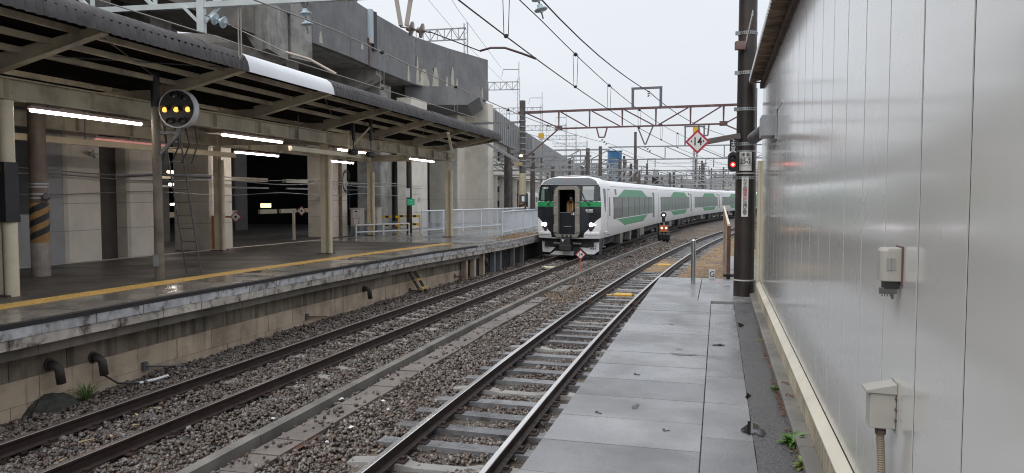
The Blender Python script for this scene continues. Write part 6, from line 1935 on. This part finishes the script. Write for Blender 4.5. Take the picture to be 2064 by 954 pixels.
for a, b_ in (((-.02, .08), (.03, .0)), ((.03, 0), (-.05, -.1)), ((.03, 0), (.09, -.09)), ((-.02, .08), (-.1, .04)), ((-.0, .06), (.08, .07))):
    m.beam((-4.66 + a[0], 34.335, 2.38 + a[1]), (-4.66 + b_[0], 34.335, 2.38 + b_[1]), .025, .012)
m.build('running_figure', WHITE, gs)
gs = thing('notice_plate', 'white notice plate above the green exit sign', 'sign', (-4.72, 34.34, 2.75))
m = MB(); m.box((-4.8, 34.33, 2.8), (.2, .02, .42)); m.build('plate', WHITE, gs)
# L shaped marker posts
def lpost(base, h, arm, lab, mat, x):
    t = thing('marker_post', lab, 'stop marker sign', base)
    b_ = V3(base)
    m = MB(); m.beam(b_, b_ + Zu * h, .09, .09); m.beam(b_ + Zu * (h - .04) + x * .05, b_ + Zu * (h - .04) + x * arm, .06, .06); m.build('post', mat, t)
    c = b_ + Zu * (h - .04) + x * (arm + .12)
    for nm, r_, o0, o1, mt in (('sign_border', .19, 0, .02, SIGNR), ('sign_face', .15, .02, .023, SIGNW), ('sign_mark', .05, .023, .026, TXT_K)):
        m = MB(); m.loft([[c + V3((math.cos(a) * r_, -o, math.sin(a) * r_)) for a in (0, PI / 2, PI, 3 * PI / 2)] for o in (o0, o1)]); m.build(nm, mt, t)
ORP = M('orange_post', (.52, .19, .07), .5, var=.08)
lpost(C(-4.95, 11.8, .93), 1.08, .62, 'orange angled post with a small diamond sign in front of a pale pier', ORP, V3((1, -.05, 0)))
lpost((-8.55, 29.15, .93), 1.18, .2, 'white angled post with a small diamond sign before the dark bay', M('post_cream', (.6, .52, .42), .5), V3((1, -.05, 0)))
# notices on the piers
def notice(lab, u, s, z, w_, h_, mat, txt=None, name='notice_sign'):
    t = thing(name, lab, 'sign', C(u, s, z))
    m = MB(); m.box(C(u, s, z), (w_, .02, h_), CANG); m.build('plate', mat, t)
    if txt: text('notice_lettering', txt, h_ / (len(txt.split('\n')) + 1), TXT_K, C(u, s, z) - CD.to_3d() * .0125, CN.to_3d(), Zu, t, line=.85)
    return t
notice('small white notice high on the grey pier behind the striped pole', -6.12, 5.985, 2.55, .18, .18, WHITE)
notice('yellow vertical warning sign low on the grey pier behind the platform', -6.18, 5.985, 1.42, .20, .40, YELS, '立\n入\n禁')
notice('small white triangular notice on the stained far pier', -5.35, 19.885, 2.55, .2, .22, WHITE)
notice('small white card on the pier behind the white railing', -4.75, 29.185, 2.45, .18, .26, WHITE)
t = thing('security_camera', 'white security camera on the pier edge behind the canopy lamp', 'camera', C(-4.95, 7.3, 3.7))
m = MB(); m.beam(C(-5.05, 7.0, 3.72), C(-4.6, 6.7, 3.78), .11, .1); m.build('camera_body', WHITE, t); m = MB(); m.beam(C(-5.1, 7.15, 3.6), C(-4.9, 6.95, 3.7), .04, .04); m.build('camera_arm', STEEL_GREY, t)
WARM = M('concourse_lamp', (1, .8, .6), .4, var=0, emit=(1, .72, .45, 6))
for i, (x, y, z, d) in enumerate(((-11.7, 25.6, 3.45, (.22, .1, .12)), (-11.75, 25.9, 3.05, (.3, .06, .08)), (-11.8, 26.2, 2.36, (.42, .05, .06)))):
    m = MB(); m.box((x, y, z), d)
    tag(m.build('concourse_lamp', WARM if i == 0 else TUBE), ['bright warm lamp in the dark bay right of the signal post', 'small pale lamp just below the bright warm lamp in the dark bay', 'short white tube lamp lowest in the dark bay behind the ladder'][i], 'lamp')
m = MB(); m.box((-11.9, 36, 2.2), (.5, .05, .2))
tag(m.build('concourse_lamp', M('dim_lamp', (1, .9, .6), .4, var=0, emit=(1, .8, .45, 1.2))), 'dim yellow light in the dark bay left of the twin column', 'lamp')

# ---------------------------------------------------------------- at the end of our walkway
CHROME = M('stainless_post', (.5, .5, .5), .22, .9, var=.05)
p = W(1.09, 14.06, 1.0)
t = thing('bollard', 'thin stainless steel post standing near the end of the walkway', 'bollard', p)
m = MB(); m.tube([p, p + Zu * .80], .042, 16); m.build('post', CHROME, t, smooth='auto')
m = MB(); m.lathe([(.042, .8), (.043, .805), (.03, .825), (.0005, .83)], p, 16); m.build('cap', CHROME, t, smooth='auto')
p = W(.76, 15.3, .98)
t = thing('letter_marker', 'small white board with a black letter G at the end of the walkway', 'sign', p)
m = MB(); m.box(p + Zu * .08, (.12, .02, .19), 0); m.beam(p + V3((0, .02, -.3)), p + V3((0, .02, .05)), .03, .03); m.build('board', WHITE, t)
text('marker_letter', 'G', .16, TXT_K, p + V3((0, -.0125, .08)), (1, 0, 0), (0, 0, 1), t)
RUSTC = M('rusty_cream_fence', (.37, .345, .28), .6, var=.15, scale=3, col2=(.2, .085, .04), cov=.48, streak=(.2, .09, .05), streakcov=.4)
t = thing('panel_fence', 'cream and rust sheet metal fence with sloping handrail beside the walkway end', 'fence', W(.42, 15.4, 1.0))
for k in range(7):
    s0_, s1_ = 15.55 + k * 2.05, 15.55 + (k + 1) * 2.05
    g0, g1 = max(.0, 1.0 - (s0_ - 15.5) * .09), max(.0, 1.0 - (s1_ - 15.5) * .09)
    m = MB(); m.loft([[W(.44 + dx, s, z) for dx, z in ((-.012, g + .08), (.012, g + .08), (.012, 2.0 + .013 * (s - 15.5)), (-.012, 2.0 + .013 * (s - 15.5)))] for s, g in ((s0_ + .05, g0), (s1_ - .01, g1))]); m.build('fence_panel', RUSTC, t)
    m = MB(); m.beam(W(.44, s0_, g0 - .2), W(.44, s0_, 2.03 + .013 * (s0_ - 15.5)), .06, .06); m.build('fence_post', RUST if k == 0 else RUSTC, t)
m = MB(); m.tube([W(.44, 15.55, 2.04), W(.44, 29.9, 2.24)], .03, 8); m.build('handrail', CREAM, t)
m = MB(); m.box(W(.44, 15.5, 1.03), (.2, .2, .05), WANG); m.build('foot_plate', BLACK, t)
m = MB(); m.loft([[W(d, s, z) for d, z in ((-.9, -.4), (.40, -.4), (.40, max(0.0, .99 - .09 * (s - 15.1))), (-.9, max(0.0, .99 - .09 * (s - 15.1))))] for s in (15.07, 20, 26.2, 34)])
tag(m.build('ramp', SLAB), kind='structure')
m = MB(); m.box(W(.62, 14.35, 1.003), (.14, .10, .004), WANG); tag(m.build('painted_mark', M('pink_paint', (.5, .22, .22), .5, var=.2, scale=20)), 'small pink painted mark on the paving at the foot of the brown pole', 'paint mark')

# dry grass beyond the walkway and between the rails
STRAW = M('dry_grass', (.34, .20, .075), .8, var=.25, scale=6, island=.45)
STRAWG = M('straw_ground', (.235, .155, .08), .85, var=.3, scale=3, col2=(.12, .10, .08), cov=.47)
def straw(name, pts, n, h0, h1, zb):
    xs = rng.integers(0, len(pts), n); P_ = np.array(pts)[xs] + rng.normal(0, .28, (n, 2))
    v = []; f = []
    for i in range(n):
        x, y = P_[i]; h = rng.uniform(h0, h1); a = rng.uniform(0, 6.28); tl = rng.uniform(.3, 1.3) * h
        dx, dy = math.cos(a), math.sin(a); k = len(v)
        wd = .007
        v += [(x - dy * wd, y + dx * wd, zb), (x + dy * wd, y - dx * wd, zb), (x + dx * tl, y + dy * tl, zb + h)]
        f.append((k, k + 1, k + 2))
    m = MB(); m.v = v; m.f = f; m.m = [0] * len(f)
    return tag(m.build(name, STRAW), kind='stuff')
gp_ = [PN.at(s, o) for s in np.arange(24, 66, .5) for o in np.arange(1.2, 4.6, .35) if (s * 1.7 + o * 2.3) % 3.1 < 2.2]
straw('dry_grass', gp_, 12000, .03, .13, -.2)
np_ = [PN.at(s, o) for s in np.arange(29, 35, .4) for o in (-.3, -.1, .1, .3)]
straw('dry_grass', np_, 1800, .01, .05, -.2)
straw('dry_grass', [PN.at(s, o) for s in np.arange(20.3, 22.6, .2) for o in (-1.9, -1.7, -1.5)], 900, .01, .06, -.2)
straw('dry_grass', [C(u, s).xy[:] for u in (2.3, 2.6, 2.9) for s in np.arange(19.5, 25, .3)], 1500, .02, .08, .93)
straw('dry_grass', [PN.at(s, o) for s in np.arange(36, 70, .5) for o in np.arange(-3.4, -1.2, .4)], 3500, .02, .09, -.2)
for s0_, s1_, d0, d1 in ((23, 66, 1.1, 4.9),):
    m = MB(); n = 14
    L1_, L2b = [], []
    for i in range(n + 1):
        s = s0_ + (s1_ - s0_) * i / n
        L1_.append(PN.at(s, d0 + .12 * math.sin(s * 2.1)) + (-.172,)); L2b.append(PN.at(s, d1) + (-.172,))
    m.add(L1_ + L2b, [(i, n + 1 + i, n + 2 + i, i + 1) for i in range(n)])
    tag(m.build('straw_patch', STRAWG), kind='structure')
m = MB(); m.add([PN.at(28.6, -.5) + (-.168,), PN.at(28.6, .5) + (-.168,), PN.at(34.5, .5) + (-.168,), PN.at(34.5, -.5) + (-.168,)], [(0, 1, 2, 3)]); tag(m.build('straw_patch', STRAWG), kind='structure')

# ---------------------------------------------------------------- weeds
LEAF = M('weed_leaf', (.075, .17, .03), .5, var=.25, scale=20, island=.3)
LEAFD = M('weed_leaf_pale', (.14, .22, .05), .5, var=.25, scale=20, island=.3)
DEAD = M('dead_leaf', (.13, .06, .035), .7, var=.3, scale=20, island=.4)
def weed(base, size, n, lab, mat=LEAF, grassy=False, group=None):
    base = V3(base); m = MB()
    for i in range(n):
        a = random.uniform(0, 2 * PI); el = random.uniform(.15, 1.1) if not grassy else random.uniform(.8, 1.45)
        L_ = size * random.uniform(.5, 1.0); w_ = L_ * (.20 if not grassy else .035)
        dx = V3((math.cos(a), math.sin(a), 0)); sd = V3((-dx.y, dx.x, 0))
        p0 = base + dx * random.uniform(0, size * .15)
        p1 = p0 + dx * L_ * .5 * math.cos(el) + Zu * L_ * .5 * math.sin(el)
        p2 = p1 + dx * L_ * .5 * math.cos(el - .6) + Zu * L_ * .5 * math.sin(el - .6)
        m.add([p0 - sd * w_ * .25, p0 + sd * w_ * .25, p1 + sd * w_ * .6 + Zu * w_ * .2, p1, p1 - sd * w_ * .6 + Zu * w_ * .2, p2], [(0, 1, 3), (1, 2, 3), (0, 3, 4), (2, 5, 3), (3, 5, 4)])
    return tag(m.build('weed', mat), lab, 'weed', group)
GW = 'weeds along the kerb'
weed(W(.165, 4.93, 1.0), .125, 80, 'bright green weed in the kerb gap, largest of the kerb weeds', group=GW)
weed(W(.14, 4.50, 1.0), .10, 50, 'green weed nearest the bottom edge beside the kerb', LEAFD, group=GW)
weed(W(.165, 6.33, 1.0), .085, 34, 'small green weed in the kerb gap above the large one', group=GW)
weed(W(.16, 8.55, 1.0), .06, 16, 'tiny pale weed far along the kerb', LEAFD, group=GW)
weed(C(uw(-.7) + .16, -.75, -.2), .36, 70, 'tuft of bright green grass at the foot of the platform wall', LEAF, True)
weed(W(.75, 20.5, -.2), 1.0, 40, 'tall pale green weed growing by the panel fence', LEAFD, True)
m = MB()
for i in range(420):
    s = random.uniform(4.0, 9.5) if i < 300 else random.uniform(5.6, 6.6); c = W(.166 + random.gauss(0, .012), s, 1.003 + random.uniform(0, .012))
    a = random.uniform(0, 6.3); r_ = random.uniform(.006, .022)
    m.add([c + V3((math.cos(a) * r_, math.sin(a) * r_, random.uniform(0, .01))), c + V3((math.cos(a + 2) * r_ * .5, math.sin(a + 2) * r_ * .5, 0)), c + V3((-math.cos(a) * r_, -math.sin(a) * r_, .004)), c + V3((math.cos(a - 2) * r_ * .5, math.sin(a - 2) * r_ * .5, .003))], [(0, 1, 2, 3)])
tag(m.build('dead_leaves', DEAD), kind='stuff')
for i, s in enumerate((5.95, 6.35)):
    m = MB(); m.tube([W(.16, s + .05, 1.01), W(.11, s + .02, 1.075), W(.07, s - .02, 1.07), W(.062, s - .06, 1.03)], .004, 5); m.tube([W(.11, s + .02, 1.075), W(.075, s - .05, 1.065)], .003, 5)
    tag(m.build('dead_twig', DEAD), ['dry dark twig lying over the kerb stones, nearer one', 'dry dark twig lying over the kerb stones, further one'][i], 'twig')
# litter and pale splinters on the ballast
PAPER = M('litter_white', (.7, .7, .7), .6, var=.05)
SPL = M('wood_splinter', (.42, .32, .19), .6, var=.15, scale=20)
spots = [(-2.62, 9.9), (-2.35, 10.1), (-1.62, 9.6), (-1.95, 8.85), (-2.1, 8.3), (-1.75, 10.0), (.9, 22.0), (-3.0, 9.2)]
for i, (x, y) in enumerate(spots):
    m = MB(); r = random.uniform(.02, .045)
    vs = [(x + r * math.cos(a) * random.uniform(.5, 1.2), y + r * math.sin(a) * random.uniform(.5, 1.2), -.155 + random.uniform(-.01, .012)) for a in np.linspace(0, 2 * PI, 7)[:-1]] + [(x, y, -.135)]
    m.add(vs, [(j, (j + 1) % 6, 6) for j in range(6)])
    tag(m.build('litter_scrap', PAPER), 'small white scrap lying on the ballast between the tracks', 'litter', 'white scraps on the ballast')
for i in range(12):
    s = random.uniform(6.8, 15); x, y = PT.at(s, random.uniform(-.35, .35)); a = random.uniform(0, 3)
    m = MB(); L_ = random.uniform(.06, .16); m.beam((x, y, -.148), (x + L_ * math.cos(a), y + L_ * math.sin(a), -.14), .035, .008, w2=.01)
    tag(m.build('wood_splinter', SPL), 'pale wood splinter lying between the rails of the train track', 'splinter', 'wood splinters between the rails')

# ---------------------------------------------------------------- distant buildings
BLUE = M('blue_cladding', (.035, .13, .27), .5, var=.1, scale=1, streak=(.03, .10, .2), streakcov=.4)
t = thing('blue_tower', 'narrow blue clad tower rising behind the train roof', 'tower', (20.6, 150, 0))
m = MB(); m.box((20.6, 150, 5.7), (2.5, 2.6, 12)); m.build('tower_wall', BLUE, t)
for z in (3.5, 6.5, 9.5): m = MB(); m.box((20.6, 148.68, z), (2.52, .06, .06)); m.build('cladding_joint', M('blue_dark', (.025, .09, .19), .5), t)
for q in (-.4, .45): m = MB(); m.box((20.6 + q, 148.68, 6), (.05, .07, 11)); m.build('cladding_joint', M('blue_dark', (.025, .09, .19), .5), t)
m = MB(); m.box((20.6, 150, 11.75), (2.7, 2.8, .14)); m.build('tower_cap', BLUE, t)
FW = [M('far_wall_%s' % k, c, .8, var=.06, scale=.3, streak=tuple(q * .75 for q in c), streakcov=.35) for k, c in (('grey', (.33, .33, .33)), ('cream', (.45, .42, .36)), ('white', (.5, .5, .5)), ('tan', (.34, .28, .22)))]
FWIN = M('far_window', (.06, .07, .08), .2)
specs = [(4, 190, 10, 7.5, 'grey'), (13, 215, 9, 9, 'white'), (22, 240, 12, 7.6, 'cream'), (33, 235, 11, 9.6, 'cream'), (44, 230, 9, 7.8, 'tan'), (52, 255, 12, 10.2, 'white'), (66, 260, 13, 8.6, 'grey'), (80, 270, 12, 10, 'cream'), (30, 190, 6, 6.5, 'white'), (95, 285, 16, 9, 'grey'), (-2, 160, 7, 6.2, 'white')]
nmz = {'grey': 'grey', 'cream': 'cream', 'white': 'white', 'tan': 'tan'}
for i, (x, y, w_, h_, c) in enumerate(specs):
    where = ['leftmost, below the far viaduct end', 'left of the blue tower', 'right of the blue tower', 'behind the distant red signal', 'behind the third gantry pole', 'behind the red diamond sign', 'right of the diamond sign', 'left of the oval red signal', 'low one before the others', 'farthest right beyond the brown pole', 'low and close under the viaduct'][i]
    t = thing('distant_building', '%s flat roofed block across the yard, %s' % (c, where), 'building', (x, y, -.4), -.3, 'distant buildings across the yard')
    m = MB(); m.box((0, 0, h_ / 2), (w_, 8, h_)); m.build('wall', FW[('grey', 'cream', 'white', 'tan').index(c)], t, world=False)
    m = MB(); m.box((0, 0, h_ + .15), (w_ + .3, 8.3, .3)); m.build('roof', FW[0], t, world=False)
    nf = max(1, int(h_ / 3)); nw = int(w_ / 1.9)
    for f in range(nf):
        for k in range(nw):
            m = MB(); m.box((-w_ / 2 + (k + .5) * w_ / nw, -4.01, 1.6 + f * 3), (w_ / nw * .6, .06, 1.2)); o_ = m.build('window', FWIN, t, world=False)
t = thing('lattice_tower', 'thin lattice radio tower far beyond the yard, right of the diamond sign', 'tower', (49, 200, 0))
for dx in (-.6, .6):
    for dy in (-.6, .6): m = MB(); m.beam((49 + dx, 200 + dy, 0), (49 + dx * .6, 200 + dy * .6, 21), .12, .12); m.build('tower_leg', STEEL_FAR, t)
m = MB()
for k in range(20): m.beam((48.4, 199.4, k * 1.05), (49.6, 199.4, (k + 1) * 1.05), .06, .06); m.beam((49.6, 199.4, k * 1.05), (48.4, 199.4, (k + 1) * 1.05), .06, .06)
m.build('tower_lacing', STEEL_FAR, t, kind='stuff')
finish_texts()
